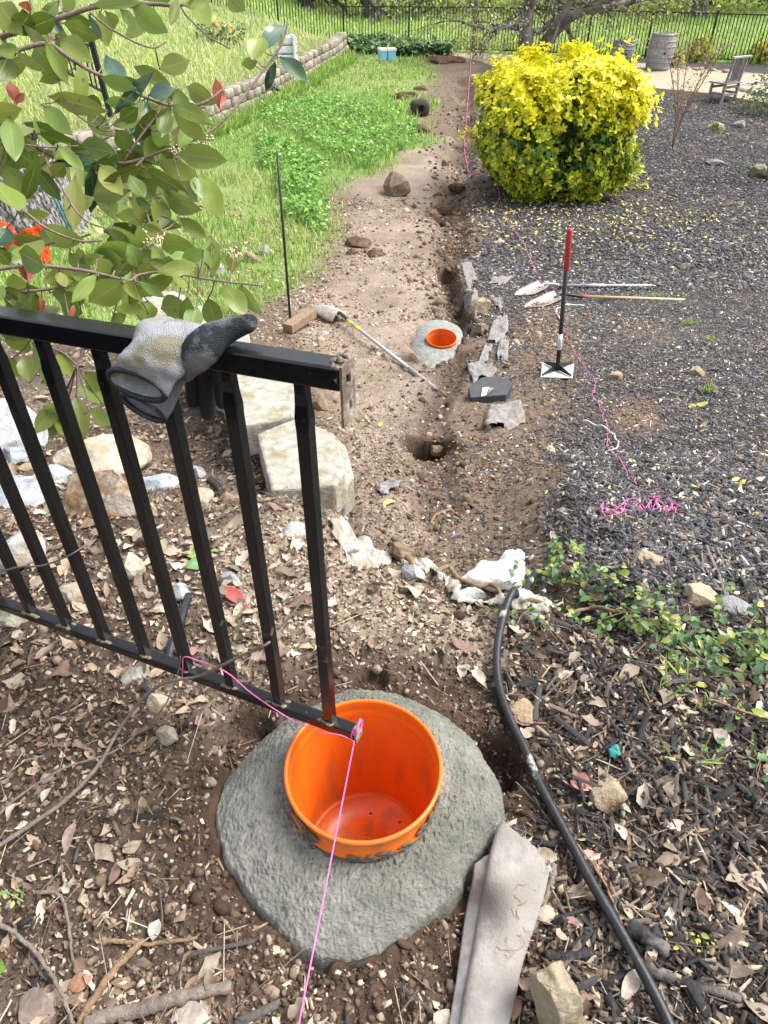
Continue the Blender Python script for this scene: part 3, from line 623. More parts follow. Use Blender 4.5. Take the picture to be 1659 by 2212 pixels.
hem = S1[0]; ring = [hem[0]+hem[1]*math.cos(t)+hem[2]*math.sin(t) for t in np.linspace(0, 2*math.pi, 41)]
MB().tube(ring, .0042, 8, False).build('hem', m_rub, gl, True)
TH = [(402,818,.036,.007),(408,800,.036,.013),(420,776,.036,.0205),(440,750,.028,.0225),(466,728,.012,.019),(495,713,-.002,.0155),(522,702,-.012,.0135),(541,695,-.018,.0115),(549,692,-.02,.008),(553,691,-.02,.002)]
q = smoothline([np.append(onp(a, b_, c), r) for a, b_, c, r in TH], 6)
o = MB().tube(q[:, :3], q[:, 3], 20).build('thumb', m_smear, gl, True); crumple(o, .0028, 30); crumple(o, .001, 90)
q = smoothline([np.append(onp(a, b_, c), r) for a, b_, c, r in [(345,742,-.045,.02),(395,735,-.012,.027),(425,752,.012,.024),(442,765,.012,.012)]], 6)
o = MB().tube(q[:, :3], q[:, 3], 20).build('palm', m_knit, gl, True); crumple(o, .004, 36)
g2 = thing('work_glove', onp(330, 860, .04), 'second darker grey glove hanging below the first with black rubber fingers behind the rail', 'glove')
S2 = [sect(309,880,46,23,.048,.013,.0), sect(328,858,46,19,.038,.010,.010), sect(350,830,42,12,.030,.004,.014), sect(368,800,38,8,.022,0,.014), sect(380,770,34,6,.0215,0,.006)]
o = MB().loft(densify(S2, 6), 36, (False, True)).build('cuff', m_knit2, g2, True, solid=.0022); crumple(o, .0035, 40)
hem = S2[0]; ring = [hem[0]+hem[1]*math.cos(t)+hem[2]*math.sin(t) for t in np.linspace(0, 2*math.pi, 41)]
MB().tube(ring, .0042, 8, False).build('hem', m_rub, g2, True)
for F_ in ([(410,770,-.05,.014),(417,830,-.055,.0125),(419,868,-.055,.0115),(420,880,-.055,.005)], [(440,775,-.05,.014),(447,840,-.055,.0135),(449,892,-.055,.0125),(449,904,-.055,.005)], [(468,775,-.045,.012),(476,835,-.05,.0105),(480,872,-.05,.009),(481,882,-.05,.004)], [(392,760,-.05,.013),(399,800,-.055,.011),(402,822,-.055,.008),(403,832,-.055,.003)]):
    q = smoothline([np.append(onp(a, b_, c), r) for a, b_, c, r in F_], 5)
    MB().tube(q[:, :3], q[:, 3], 14).build('finger', m_rub, g2, True)
q = smoothline([np.append(onp(a, b_, c), r) for a, b_, c, r in [(385,725,-.04,.014),(415,752,-.055,.026),(440,785,-.055,.028),(452,805,-.055,.014)]], 6)
o = MB().tube(q[:, :3], q[:, 3], 18).build('palm', m_rub, g2, True)

# ------------------------------------------------------------------ pink mason line
m_pink = M('pink_line', (.75, .16, .42), .6, .2, 200, spec=.2)
knot = rail_pt(-.53, -.018, .016)
st = thing('string_line', knot, 'taut pink mason line tied to the bottom rail end above the bucket', 'string')
near_end = at(640, 2240, .98); near_end2 = knot+(near_end-knot)*1.6
MB().tube([knot, near_end2], .0013, 6).build('line', m_pink, st, True)
b = MB()
for k in range(5):
    rr = .0075+.003*random.random(); b.tube([knot+UD*(.003*k-.006)+NRM*(rr*1.2*math.cos(t)-.013)+np.array([0, 0, rr*1.3*math.sin(t)+.010+.006*k]) for t in np.linspace(0, 6.28, 14)], .0012, 6, False)
b.build('knot', m_pink, st, True)
P = [knot]+[np.array(onp(x, y, .02)) for x, y in ((735,1588),(690,1580),(640,1560),(590,1530),(540,1495),(500,1460),(470,1442),(430,1428),(398,1419))]+[rail_pt(3.0, .012, .013), rail_pt(3.05, -.02, .016), rail_pt(3.1, -.05, .01)]
MB().tube(smoothline(P, 5), .0012, 6).build('line', m_pink, st, True)
def gline(pts, lift, wig=0, n=8, fn=land):
    q = np.array([G(x, y, fn) for x, y in pts]); q = smoothline(q, n)
    for p in q:
        if wig: p[0] += random.gauss(0, wig); p[1] += random.gauss(0, wig)
        p[2] = float(topz(np.array([p[0]]), np.array([p[1]]))[0])+lift
    return q
LN = [(1019,100),(1017,135),(1010,220),(1004,300),(1010,340),(1017,368),(1045,378),(1070,385),(1087,460),(1105,495),(1117,507),(1132,535),(1150,575),(1160,600),(1180,635),(1195,670),(1215,705),(1240,760),(1275,810),(1286,830),(1281,855),(1295,890),(1310,930),(1312,975),(1345,1015),(1375,1060)]
q = gline(LN, .02, .006, 7)
o = MB().tube(q, [max(.0016, .00032*dep(p)) for p in q], 6).build('string_line', m_pink, None, True, origin=q[-1]); tag(o, 'long slack pink line running along the trench and past the tamper', 'string')
b = MB()
for k in range(5):
    L = [(1300+random.gauss(0, 8), 1108+random.gauss(0, 6))]
    for i in range(9): L.append((1300+i*20+random.gauss(0, 9), 1108+(-18 if i in (3,4,5,6) else 0)+10*math.sin(i*1.3+k)+random.gauss(0, 7)))
    q = gline(L, .012, .003, 5); b.tube(q, .0017, 5)
o = b.build('string_tangle', m_pink, None, True, origin=q[0]); tag(o, 'tangled loose heap of pink string on the dark mulch', 'string')

# ------------------------------------------------------------------ black hose, root, sticks
m_hose = M('black_pipe', (.016, .017, .02), .38, .3, 40, bump=.15, bscale=90, col2=(.42, .42, .39), c2scale=13, c2lo=.60, c2hi=.68)
HS = [(1172,1318,0),(1166,1297,.02),(1148,1287,.05),(1125,1290,.06),(1102,1312,.05),(1085,1350,.03),(1072,1410,.022),(1071,1465,.016),(1081,1520,.014),(1103,1575,.014),(1129,1636,.014),(1159,1702,.014),(1191,1765,.014),(1231,1840,.014),(1270,1915,.015),(1313,1990,.016),(1352,2060,.016),(1390,2130,.016),(1425,2200,.016),(1462,2290,.016),(1490,2360,.015)]
q = smoothline([np.append(G(x, y, ground)[:2], l) for x, y, l in HS], 6)
q = [(p[0], p[1], float(ground(np.array([p[0]]), np.array([p[1]]))[0])+.012+p[2]) for p in q]
hz_ = np.array([p[2] for p in q]); hz_ = np.convolve(np.pad(hz_, 6, 'edge'), np.ones(13)/13, 'valid'); q = [(p[0], p[1], z) for p, z in zip(q, hz_)]
o = MB().tube(q, .0100, 14).build('irrigation_pipe', m_hose, None, True, origin=q[60]); tag(o, 'black poly irrigation pipe with chalky scuffs curving down past the concrete', 'pipe')
m_stick = M('grey_bark', (.20, .165, .14), .85, .3, 60, bump=.8, bscale=120, spec=.2)
m_stickb = M('brown_bark', (.24, .16, .10), .85, .3, 60, bump=.8, bscale=120, spec=.2)
m_char = M('charred_wood', (.028, .027, .028), .75, .4, 50, bump=.9, bscale=70, col2=(.13, .12, .11), c2scale=20, spec=.3, stretch=(1, 1, 1))
def stick(pts, r0, r1, mat, label, name='fallen_twig', lift=.006, cat='stick', wig=.001, group=None):
    q = smoothline([np.append(G(p[0], p[1], ground)[:2], p[2] if len(p) > 2 else 0) for p in pts], 6); k = len(q); Q = []
    for i, p in enumerate(q):
        z = float(topz(np.array([p[0]]), np.array([p[1]]))[0]); Q.append((p[0]+random.gauss(0, wig), p[1]+random.gauss(0, wig), z+lift+p[2]))
    zz = np.array([p[2] for p in Q]); zz = np.convolve(np.pad(zz, 4, 'edge'), np.ones(9)/9, 'valid')
    Q = [(p[0], p[1], z) for p, z in zip(Q, zz)]
    rad = [r0+(r1-r0)*i/(k-1) for i in range(k)]; rad = [r*random.uniform(.88, 1.15) for r in rad]
    o = MB().tube(Q, rad, 8).build(name, mat, None, True, origin=Q[k//2]); return tag(o, label, cat, group)
stick([(878,1213),(915,1228),(960,1242),(990,1264),(1030,1280),(1066,1285),(1105,1300),(1150,1316),(1200,1323),(1260,1333),(1330,1338)], .009, .0055, m_stickb, 'tan surface root winding over the white stones toward the ivy', 'tree_root', .028, 'root')
def flytwig(pts, r0, r1, mat, label):                     # twigs that hang in front of the railing
    Pq = []
    for x, y, o_ in pts:
        p = np.array(onp(x, y, o_)); g = G(x, y, ground)
        if dep(p) > dep(g)-.03: p = np.array([0, 0, CAMH])+(g-[0, 0, CAMH])*(1-.03/dep(g))
        Pq.append(p)
    q = smoothline(Pq, 6); k = len(q)
    o = MB().tube(q, [(r0+(r1-r0)*i/(k-1))*random.uniform(.9, 1.12) for i in range(k)], 8).build('bare_twig', mat, None, True, origin=q[k//2]); return tag(o, label, 'twig')
flytwig([(-30,1845,.22),(75,1776,.20),(150,1721,.17),(215,1650,.14),(255,1580,.10),(310,1507,.06),(360,1474,.04),(425,1462,.03),(480,1437,.03),(530,1412,.02),(575,1392,.018),(605,1362,-.03),(632,1325,-.06),(668,1280,-.10)], .0048, .0018, m_stick, 'long crooked grey twig lying against the bottom rail and rising between pickets')
flytwig([(-30,1790,.22),(35,1725,.2),(135,1661,.17),(240,1626,.13),(300,1580,.10),(350,1532,.07),(372,1490,.04),(385,1450,.02),(390,1418,.02)], .0026, .0012, m_stick, 'thin grey twig crossing under the longer one below the bottom rail')
flytwig([(-20,1250,.02),(0,1237,.015),(40,1225,.016),(90,1222,.018),(145,1202,.017),(180,1180,-.01),(203,1160,-.06)], .0026, .0012, m_stick, 'short curved twig caught across the leftmost pickets')
stick([(-20,1990),(0,2001),(40,2025),(75,2056),(105,2095),(125,2126),(150,2175),(172,2225)], .0042, .003, m_stick, 'smooth pale twig arching across the bottom left corner', lift=.02)
stick([(170,2235),(200,2180),(235,2126),(265,2085),(297,2048),(310,2030)], .0075, .005, m_stickb, 'brown broken branch leaning right near the bottom left', lift=.008, name='fallen_branch')
stick([(222,2032),(260,2038),(300,2041),(365,2040),(428,2035)], .0042, .003, m_stickb, 'reddish brown twig lying level left of the concrete mound', lift=.006)
stick([(190,2222),(240,2200),(300,2188),(350,2176),(430,2156),(505,2140)], .013, .010, m_stick, 'thick lichen covered grey branch at the bottom edge', lift=.010, name='fallen_branch')
stick([(78,1933),(130,1938),(145,1975),(155,2026),(162,2070),(172,2121)], .0035, .0022, m_stick, 'grey twig bent at a right angle in leaf litter', lift=.010)
stick([(40,2010),(60,2060),(100,2120)], .004, .003, m_char, 'short dark twig beneath the pale arching twig', lift=.004)
stick([(1196,1872),(1192,1900),(1174,1951),(1155,2000),(1129,2043)], .0058, .0045, m_stick, 'crooked grey stick beside the grey fabric strip')
stick([(1214,1886),(1228,1950),(1249,2026)], .0028, .002, m_stickb, 'thin reddish twig between crooked stick and black pipe')
stick([(1200,1782),(1240,1825),(1279,1876),(1315,1945),(1340,2011)], .0032, .0022, m_stickb, 'long thin twig running along the right side of the black pipe', lift=.012)
stick([(1350,2008),(1390,2030),(1437,2062)], .0145, .0115, m_char, 'stubby charred branch piece right of the black pipe', 'charred_branch', .012)
stick([(1383,2088),(1450,2118),(1520,2140),(1592,2165)], .0105, .007, m_char, 'long charred branch near the lower right corner', 'charred_branch', .010)
stick([(1174,2071),(1225,2070),(1276,2060)], .009, .007, m_char, 'flat charred stick lying across left of the pipe', 'charred_branch', .008)
stick([(1522,1187),(1545,1235),(1560,1275),(1581,1318)], .0055, .0045, m_stick, 'grey stick leaning toward the flat grey stone at right', lift=.012)
stick([(1510,1190),(1518,1225),(1540,1262),(1590,1300)], .003, .002, m_stick, 'thin bowed twig beside the leaning grey stick', lift=.01)
stick([(1515,1533),(1560,1545),(1610,1560),(1680,1575)], .0035, .0025, m_stickb, 'thin twig poking out of the ivy at the right edge', lift=.03)
stick([(975,1100),(940,1120),(925,1150),(915,1185)], .007, .004, m_stickb, 'brown root stub in the trench in front of the crest stones', lift=.004)
stick([(620,1585),(700,1560)], .003, .002, m_stickb, 'short twig half hidden under the railing end', lift=.004)
stick([(1105,1558),(1150,1562),(1190,1568)], .003, .002, m_stickb, 'small twig under the half buried tan rock by the pipe', lift=.006)
stick([(1460,1400),(1510,1440),(1560,1470)], .003, .002, m_stick, 'thin grey twig inside the ivy patch', lift=.03)
stick([(410,1295),(400,1330),(388,1370),(375,1405),(366,1440)], .0115, .0115, m_hose, 'short black pipe end sticking out behind the pickets', 'pipe_end', .016, 'pipe', .0)
stick([(455,1045),(475,1062),(488,1085)], .013, .013, m_hose, 'dark pipe stub among leaves at the foot of the concrete blocks', 'pipe_end', .010, 'pipe', 0)

# ------------------------------------------------------------------ rocks and blocks
def zat(x, y): return float(topz(np.array([x]), np.array([y]))[0])
def zbase(x, y): return float(ground(np.array([x]), np.array([y]))[0])
def Pz(px, py, z):
    r = ray(px, py); t = (z-CAMH)/r[2]; return np.array([r[0]*t, r[1]*t, z])
def plumb(px, py, Y):
    r = ray(px, py); t = Y/r[1]; return np.array([r[0]*t, Y, CAMH+r[2]*t])
_ico = {}
def ico(s):
    if s not in _ico:
        bm = bmesh.new(); bmesh.ops.create_icosphere(bm, subdivisions=s, radius=1); _ico[s] = (np.array([v.co[:] for v in bm.verts]), np.array([[v.index for v in f.verts] for f in bm.faces])); bm.free()
    return _ico[s]
ROCKM = {}
def rockmat(col, col2, big=False):
    k = (col, col2)
    if k not in ROCKM: col, col2 = tuple(.82*v for v in col), tuple(.80*v for v in col2); ROCKM[k] = M('stone', col, .88, .28, 22, bump=1.0, bscale=55, bdist=.014, spec=.15, col2=col2, c2scale=13, c2lo=.45, c2hi=.62)
    return ROCKM[k]
TAN, TAN2 = (.40, .31, .21), (.30, .21, .13); GRY, GRY2 = (.42, .43, .45), (.24, .25, .27); CRM, CRM2 = (.50, .44, .34), (.42, .34, .24); BRN, BRN2 = (.24, .17, .11), (.34, .26, .18); WHT, WHT2 = (.55, .55, .54), (.46, .46, .46); BLU, BLU2 = (.34, .38, .43), (.50, .53, .56)
def rock(px, py, w, h, cols, label, smooth=.0, sink=.25, dr=.85, seed=None, cuts=13, sub=5, name='rock', yaw=None, top=None, tall=1.0):
    rs = np.random.RandomState(seed if seed is not None else int(px*7+py*3)); V, Fc = ico(sub); V = V.copy()
    for i in range(cuts):
        n = rs.normal(0, 1, 3); n[2] = abs(n[2])*.8 if i % 3 else n[2]; n /= np.linalg.norm(n); d = rs.uniform(.50, .80)+smooth*1.3
        V -= n[None]*np.clip(V@n-d, 0, None)[:, None]
    o = rs.uniform(0, 50, 2)
    V *= (1+.22*(1-smooth*3)*fbm(V[:, 0]*1.6+o[0]+V[:, 2]*1.1, V[:, 1]*1.6+o[1]+V[:, 2]*.7, 61, 4)+.10*(1-smooth*3)*fbm(V[:, 0]*6+V[:, 2]*3+o[0], V[:, 1]*7-V[:, 2]*4, 62, 3))[:, None]
    ext = V.max(0)-V.min(0); V /= ext/2
    g = G(px, py+h*.22, ground); z = dep(g); W_ = w*z/F; de = math.atan2(CAMH-g[2], math.hypot(g[0], g[1]))
    D_ = W_*dr; H_ = max(.35*W_*.6, (h*z/F-.35*D_*math.sin(de))/math.cos(de))*tall
    yaw = rs.uniform(-.5, .5) if yaw is None else yaw
    V = V*np.array([W_/2, D_/2, H_/2])
    ca, sa = math.cos(yaw), math.sin(yaw); V = np.stack([V[:, 0]*ca-V[:, 1]*sa, V[:, 0]*sa+V[:, 1]*ca, V[:, 2]], 1)
    c = np.array([g[0], g[1]+D_*.05, zbase(g[0], g[1])+H_*(.5-sink)])
    ob = link_mesh(name, V+c, Fc, rockmat(*cols), True, origin=c); return tag(ob, label, 'rock')
for a in [
 (224,988,205,95,((.50,.40,.28),(.60,.54,.44)),'large smooth beige boulder with white streaks behind the pickets',.12,.25,.75),
 (237,1080,235,125,((.26,.17,.095),(.42,.38,.33)),'big brown angular boulder in front of the smooth beige one',0,.2,.6),
 (20,925,215,170,WHT[:0] or (BLU2,WHT),'huge pale grey boulder at the left edge behind the railing',0,.25,.9),
 (40,1065,170,80,(BLU,WHT2),'low blue grey rock left of the big brown boulder',0,.2,.8),
 (38,985,62,48,(BLU,BLU2),'small blue grey rock with white veins below the huge pale boulder',0,.2,.8),
 (112,1030,90,50,(BLU2,GRY),'pale blue grey slab between two boulders on the left',0,.25,.8),
 (62,1012,50,28,(TAN,BRN),'small flat tan stone among the blue grey rocks',.05,.25,.8),
 (352,1042,100,44,((.40,.44,.47),(.48,.52,.55)),'smooth flat slate grey slab right of the beige boulder',.05,.3,.8),
 (425,1078,70,38,(CRM,BRN2),'cream stone near the foot of the concrete blocks',0,.25,.8),
 (428,1020,52,40,(GRY,WHT2),'grey speckled stone in the leaves left of the block wall',0,.25,.8),
 (492,1078,44,30,(BRN2,BRN),'tan brown stone against the block foot',0,.2,.8),
 (52,1195,115,82,(WHT,CRM2),'whitish lumpy rock behind the far left pickets',0,.25,.8),
 (178,1282,98,48,(CRM,TAN2),'flat tan and cream rock low behind the pickets',0,.3,.8),
 (288,1232,58,66,(CRM,(.66,.6,.5)),'upright cream stone behind the middle pickets',0,.2,.8),
 (388,1280,48,46,(GRY,WHT),'pale grey crumbly stone beside the short black pipe end',0,.2,.8),
 (498,1253,42,40,(GRY,CRM2),'small grey stone between the third and fourth picket from the cut end',0,.2,.8),
 (26,1330,85,50,((.26,.26,.19),(.40,.38,.30)),'mossy olive stone just above the bottom rail at far left',.05,.3,.8),
 (364,1587,50,42,((.40,.36,.30),(.46,.41,.34)),'oval smooth grey pebble on bare soil below the railing',.14,.25,.8),
 (347,1518,52,50,(CRM,BRN2),'lumpy cream clod stuck on the soil bank below the railing',0,.25,.8),
 (292,1454,75,34,((.30,.28,.24),(.38,.36,.33)),'flat grey brown stone half buried under the bottom rail',0,.3,.8),
 (745,1180,70,40,(WHT,(.62,.62,.6)),'white edge stone below the block corner',0,.35,.45),
 (640,1150,90,40,(WHT,CRM2),'white edge stone behind the last picket',0,.4,.6),
 (893,1238,56,46,((.66,.67,.67),WHT2),'pointed white edge stone at the middle of the crest',0,.25,.6),
 (1010,1284,80,34,((.66,.67,.68),WHT2),'small white slab under the tan root',0,.4,.35),
 (1150,1326,70,28,((.62,.64,.64),WHT2),'white slab under the pipe bend by the ivy',0,.42,.4),
 (866,1194,62,52,(BRN,BRN2),'brown stone sitting just behind the white edge stones',.03,.25,.8),
 (1192,2178,132,118,((.50,.43,.31),(.38,.30,.19)),'big cream and brown rock at the bottom edge by the grey fabric',0,.2,.85),
 (1308,1718,88,52,((.46,.38,.26),(.20,.13,.08)),'wedge shaped tan rock by the pink leaves right of the pipe',0,.2,.8),
 (1128,1537,82,44,((.40,.30,.19),TAN),'half buried tan rock touching the black pipe',.05,.4,.8),
 (1510,1292,78,56,((.56,.43,.30),(.46,.34,.22)),'rounded tan rock beside the ivy at right',.06,.25,.8),
 (1578,1305,85,30,((.36,.37,.38),(.30,.31,.32)),'flat smooth grey stone right of the rounded tan rock',.12,.3,.7),
 (1394,1207,68,40,((.50,.41,.29),TAN2),'flat tan rock in the mulch above the ivy',0,.3,.8),
 (855,408,62,56,((.20,.145,.10),(.27,.20,.145)),'round brown boulder standing on the bare path',.02,.12,.85),
 (1503,805,36,30,((.46,.38,.28),TAN2),'lone round tan rock in the mulch right of the tamper',.06,.2,.85),
 (945,972,38,30,((.46,.36,.25),TAN2),'tan rock at the lip of the square post hole',0,.2,.8),
 (691,875,36,44,((.36,.25,.17),BRN2),'brown clod rock below the bracket of the top rail',0,.15,.8),
 (573,545,30,34,(GRY,CRM2),'pale grey upright rock at the lawn edge',0,.2,.8),
 (545,560,36,32,(BRN2,TAN),'brown rock left of the pale grey upright one',0,.25,.8),
 (472,590,42,32,((.34,.28,.22),GRY),'grey brown rock behind the shrub leaves at the lawn edge',.03,.25,.8),
 (388,606,34,22,((.30,.29,.27),GRY2),'dark grey rock seen between shrub leaves',.05,.25,.8),
 (1034,662,46,44,((.52,.42,.30),TAN2),'tan rock wedged in grey fabric beside the trench',0,.2,.85),
 (1038,713,30,30,((.25,.20,.15),BRN2),'round brown rock right of the small orange bucket',.08,.2,.85),
 (985,722,30,24,(WHT,GRY),'white stone behind the small orange bucket',0,.2,.85),
 (1157,724,26,18,(BRN2,TAN),'small tan stone left of the tamper shaft',.04,.25,.85),
 (1330,811,36,22,((.42,.34,.26),TAN2),'flat tan rock between tamper and lone round rock',0,.3,.85),
 (1186,972,24,20,((.52,.42,.30),TAN2),'little tan stone near the slack pink line',.04,.2,.85),
 (1212,1106,26,22,((.46,.37,.28),TAN2),'little brown stone left of the pink tangle',.04,.2,.85),
 (1088,1008,18,16,(CRM,TAN),'tiny cream stone below the crumpled grey fabric',.06,.2,.85),
 (1546,277,40,24,((.20,.18,.035),(.55,.53,.42)),'mossy yellow green rock in the far mulch',0,.15,.8),
 (1597,270,32,18,((.30,.28,.26),GRY2),'low grey rock right of the mossy one',.06,.2,.8),
 (1545,352,40,18,((.36,.37,.38),GRY),'flat grey rock in front of the mossy one',0,.25,.8),
 (1640,372,50,40,((.28,.25,.19),(.22,.24,.12)),'brown rock mound at the right edge of the mulch',0,.25,.8),
 (1080,522,26,12,((.50,.42,.34),TAN),'flat pale stone on the mulch left of the slack line',0,.3,.8),
 (922,408,16,12,(CRM,GRY),'small pale round stone right of the brown boulder',.12,.2,.8),
 (640,592,22,22,((.24,.17,.12),BRN2),'brown clod right of the black stake',0,.2,.8),
 (655,688,26,20,(WHT,CRM),'white stone behind the wooden block',0,.2,.8),
 (700,722,24,16,(WHT,CRM2),'white chip of stone below the wooden block',0,.2,.8),
]: rock(a[0],a[1],a[2],a[3],a[4],a[5],a[6],a[7],a[8])
# big loose clods by the lawn and trench
for (x, y, w, h_, lab) in [(775,525,60,26,'dark brown clod on the path in front of the weeds'),(810,548,44,24,'brown clod beside the longer dark clod on the path'),(760,545,30,18,'small brown clod left of the pair on the path'),(905,280,50,26,'heap of brown clods at the grass edge behind the path'),(870,208,56,20,'brown upturned soil in the far lawn'),(910,192,36,14,'small brown upturned clod farther up the lawn'),(985,405,40,22,'dark clod on the far lip of the trench'),(955,450,44,22,'dark clod at the middle of the trench'),(962,130,90,18,'dark upturned soil by the wooden fence post')]:
    rock(x, y, w, h_, ((.10,.062,.04),(.16,.105,.07)), lab, 0, .3, .8, name='soil_clod')['category'] = 'clod'
m_block = M('cast_concrete', (.33, .315, .27), .9, .3, 25, bump=.8, bscale=110, bdist=.006, spec=.15, col2=(.25, .215, .13), c2scale=8, c2lo=.48, c2hi=.66)
def block(poly, ztop, h, label, dx=0, dy=0, dz=0):
    P = [Pz(x, y, ztop)+np.array([dx, dy, dz]) for x, y in poly]; c = np.mean(P, 0)
    b = MB().prism([p-np.array([0, 0, h]) for p in P], h, (0, 0, 1)); o = b.build('concrete_block', m_block, None, True, .009, origin=c-np.array([0, 0, h]))
    sm = o.modifiers.new('sub', 'SUBSURF'); sm.subdivision_type = 'SIMPLE'; sm.levels = sm.render_levels = 5
    for nm, sc, st in (('rough_cast', .10, .006), ('fine_grit', .012, .005)):
        tx = bpy.data.textures.get(nm) or bpy.data.textures.new(nm, 'CLOUDS'); tx.noise_scale = sc; tx.noise_depth = 3; dm = o.modifiers.new(nm, 'DISPLACE'); dm.texture = tx; dm.texture_coords = 'GLOBAL'; dm.strength = st; dm.mid_level = .5
    return tag(o, label, 'block', 'retaining wall blocks')
PB = [(586,1060),(725,1047),(746,1015),(732,955),(704,926),(634,904),(555,936)]; PA = [(526,919),(634,900),(652,860),(640,817),(600,800),(501,800)]
PB = PB if np.cross([1,0,0],[0,1,0])[2] > 0 else PB
block(PB, -.16, .16, 'front concrete wall block with chamfered corner nearest the crest stones')
block(PA, -.165, .16, 'second concrete wall block seen between the two right pickets')
block(PB, -.325, .17, 'lower course block sticking out under the front wall block', .035, -.035)
block(PA, -.33, .17, 'lower course block under the second wall block', .012, .0)
for k, lab in ((1, 'third concrete wall block behind the gloves'), (2, 'fourth concrete wall block behind the shrub leaves'), (3, 'fifth concrete wall block at the lawn edge behind the shrub'), (4, 'sixth concrete wall block farthest along the row')):
    block(PA, -.165-.0*k, .17, lab, -.165*k-.035*k*k*.5, .425*k, -.07*k)
    if k < 3: block(PA, -.335, .17, 'lower course block under the '+['', 'third', 'fourth'][k]+' wall block', -.165*k-.035*k*k*.5+.012, .425*k, -.07*k)

# ------------------------------------------------------------------ cloth, bag, fabric strip
m_geo = M('grey_geotextile', (.22, .21, .21), .95, .3, 40, bump=.5, bscale=120, bdist=.004, spec=.1, col2=(.22, .17, .13), c2scale=9, c2lo=.5, c2hi=.66)
m_geo2 = M('fibrous_fabric', (.265, .25, .23), .95, .22, 40, bump=.7, bscale=160, bdist=.004, spec=.1, col2=(.17, .15, .13), c2scale=10, c2lo=.48, c2hi=.66)
m_white = M('white_plastic_bag', (.74, .74, .73), .55, .08, 12, bump=.3, bscale=30, spec=.4)
def cloth(quad, label, amp, mat=None, n=40, seed=0, ragged=.95, cat='fabric', name='fabric_scrap'):
    q = [G(x, y, ground) for x, y in quad]; rs = np.random.RandomState(seed+5); o = rs.uniform(0, 60, 4)
    u, v = np.meshgrid(np.linspace(0, 1, n), np.linspace(0, 1, n))
    u2 = u+.12*fbm(v*3+o[0], u*2, 71, 3); v2 = v+.12*fbm(u*3+o[1], v*2+4, 72, 3)
    P = (1-u2)[..., None]*(1-v2)[..., None]*q[0]+u2[..., None]*(1-v2)[..., None]*q[1]+u2[..., None]*v2[..., None]*q[2]+(1-u2)[..., None]*v2[..., None]*q[3]
    X, Y = P[..., 0], P[..., 1]; z0 = topz(X, Y)
    sx_ = 1.15/max(.12, min(np.ptp(X), np.ptp(Y))); f1 = np.abs(fbm(X*sx_*1.3+o[2]+Y*sx_*.5, Y*sx_*1.1+o[3], 73, 3))*2.2; f2 = np.abs(fbm(X*sx_*3.6+o[0], Y*sx_*3.2+o[1], 74, 3))*2.2
    amp = amp*.8; z = z0+.012+amp*.55*(1-np.clip(f1, 0, 1))**2+amp*.16*(1-np.clip(f2, 0, 1))**3
    e = np.minimum(np.minimum(u, 1-u), np.minimum(v, 1-v)); z = z-amp*.6*(1-sstep(0, .15, e))
    ok = e > ragged*.25*(vnoise(u*7+o[0], v*7+o[1], 75))**2
    i = np.arange(n*n).reshape(n, n); Q = np.stack([i[:-1, :-1], i[:-1, 1:], i[1:, 1:], i[1:, :-1]], -1)
    Q = Q[ok[:-1, :-1] & ok[1:, 1:]]
    c = np.array([X.mean(), Y.mean(), z0.mean()])
    ob = link_mesh(name, np.stack([X, Y, z], -1).reshape(-1, 3), Q.reshape(-1, 4), mat or m_geo, True, origin=c)
    md = ob.modifiers.new('solid', 'SOLIDIFY'); md.thickness = .003
    return tag(ob, label, cat) if cat else ob
for i, (qd, lab, amp) in enumerate([
 ([(988,562),(1010,548),(1034,606),(1010,636)], 'narrow strip of grey fabric along the trench end', .03),
 ([(1000,650),(1034,624),(1030,692),(1008,690)], 'torn grey fabric flap draped over the trench lip', .05),
 ([(1048,742),(1062,690),(1100,672),(1098,745)], 'crumpled grey fabric right of the round brown rock', .09),
 ([(1042,622),(1060,600),(1112,598),(1092,618)], 'flat light grey fabric scrap left of the upper shovel blade', .04),
 ([(1060,655),(1078,648),(1090,668),(1078,678)], 'tiny grey fabric tuft beside the tan wedged rock', .06),
 ([(1030,790),(1046,745),(1066,742),(1050,795)], 'thin torn fabric strip above the black box', .05),
 ([(1068,775),(1078,735),(1102,728),(1096,785)], 'small grey fabric rag right of the thin strip', .06),
 ([(998,800),(1034,784),(1092,800),(1020,832)], 'grey fabric half under the black valve box', .06),
 ([(1042,940),(1046,880),(1130,868),(1144,918)], 'large crumpled grey fabric piece below the black valve box', .09),
 ([(804,1050),(845,1046),(882,1050),(826,1080)], 'triangular grey fabric scrap on the bare soil', .02),
 ([(1000,700),(1016,690),(1035,725),(1010,740)], 'tan grey fabric fold against the small orange bucket', .07),
]): cloth(qd, lab, amp, seed=i*13)
m_lime = M('pale_limestone', (.40, .385, .35), .9, .25, 14, bump=1.0, bscale=40, bdist=.012, spec=.15, col2=(.27, .23, .18), c2scale=9)
for i, (qd, lab) in enumerate([([(688,1140),(785,1156),(850,1208),(806,1232)], 'pale flat limestone ledge below the block corner, left end of the crest'), ([(858,1208),(920,1216),(1000,1262),(950,1294)], 'pale limestone ledge at the middle of the crest'), ([(950,1258),(1092,1280),(1096,1322),(975,1310)], 'long pale limestone ledge under the tan root'), ([(1086,1284),(1215,1320),(1185,1346),(1084,1324)], 'pale limestone ledge at the right end of the crest near the pipe')]):
    cloth(qd, lab, .03, m_lime, 44, 300+i*7, .5, 'stone ledge', 'stone_ledge')
bag = cloth([(978,1262),(1040,1222),(1140,1212),(1128,1282)], 'crumpled white plastic cement bag lying behind the white edge stones', .06, m_white, 40, 91, .2, 'bag', 'plastic_bag')
cloth([(1075,1225),(1098,1204),(1135,1210),(1120,1240)], None, .09, m_white, 24, 44, .2, None, 'bag_fold').parent = bag
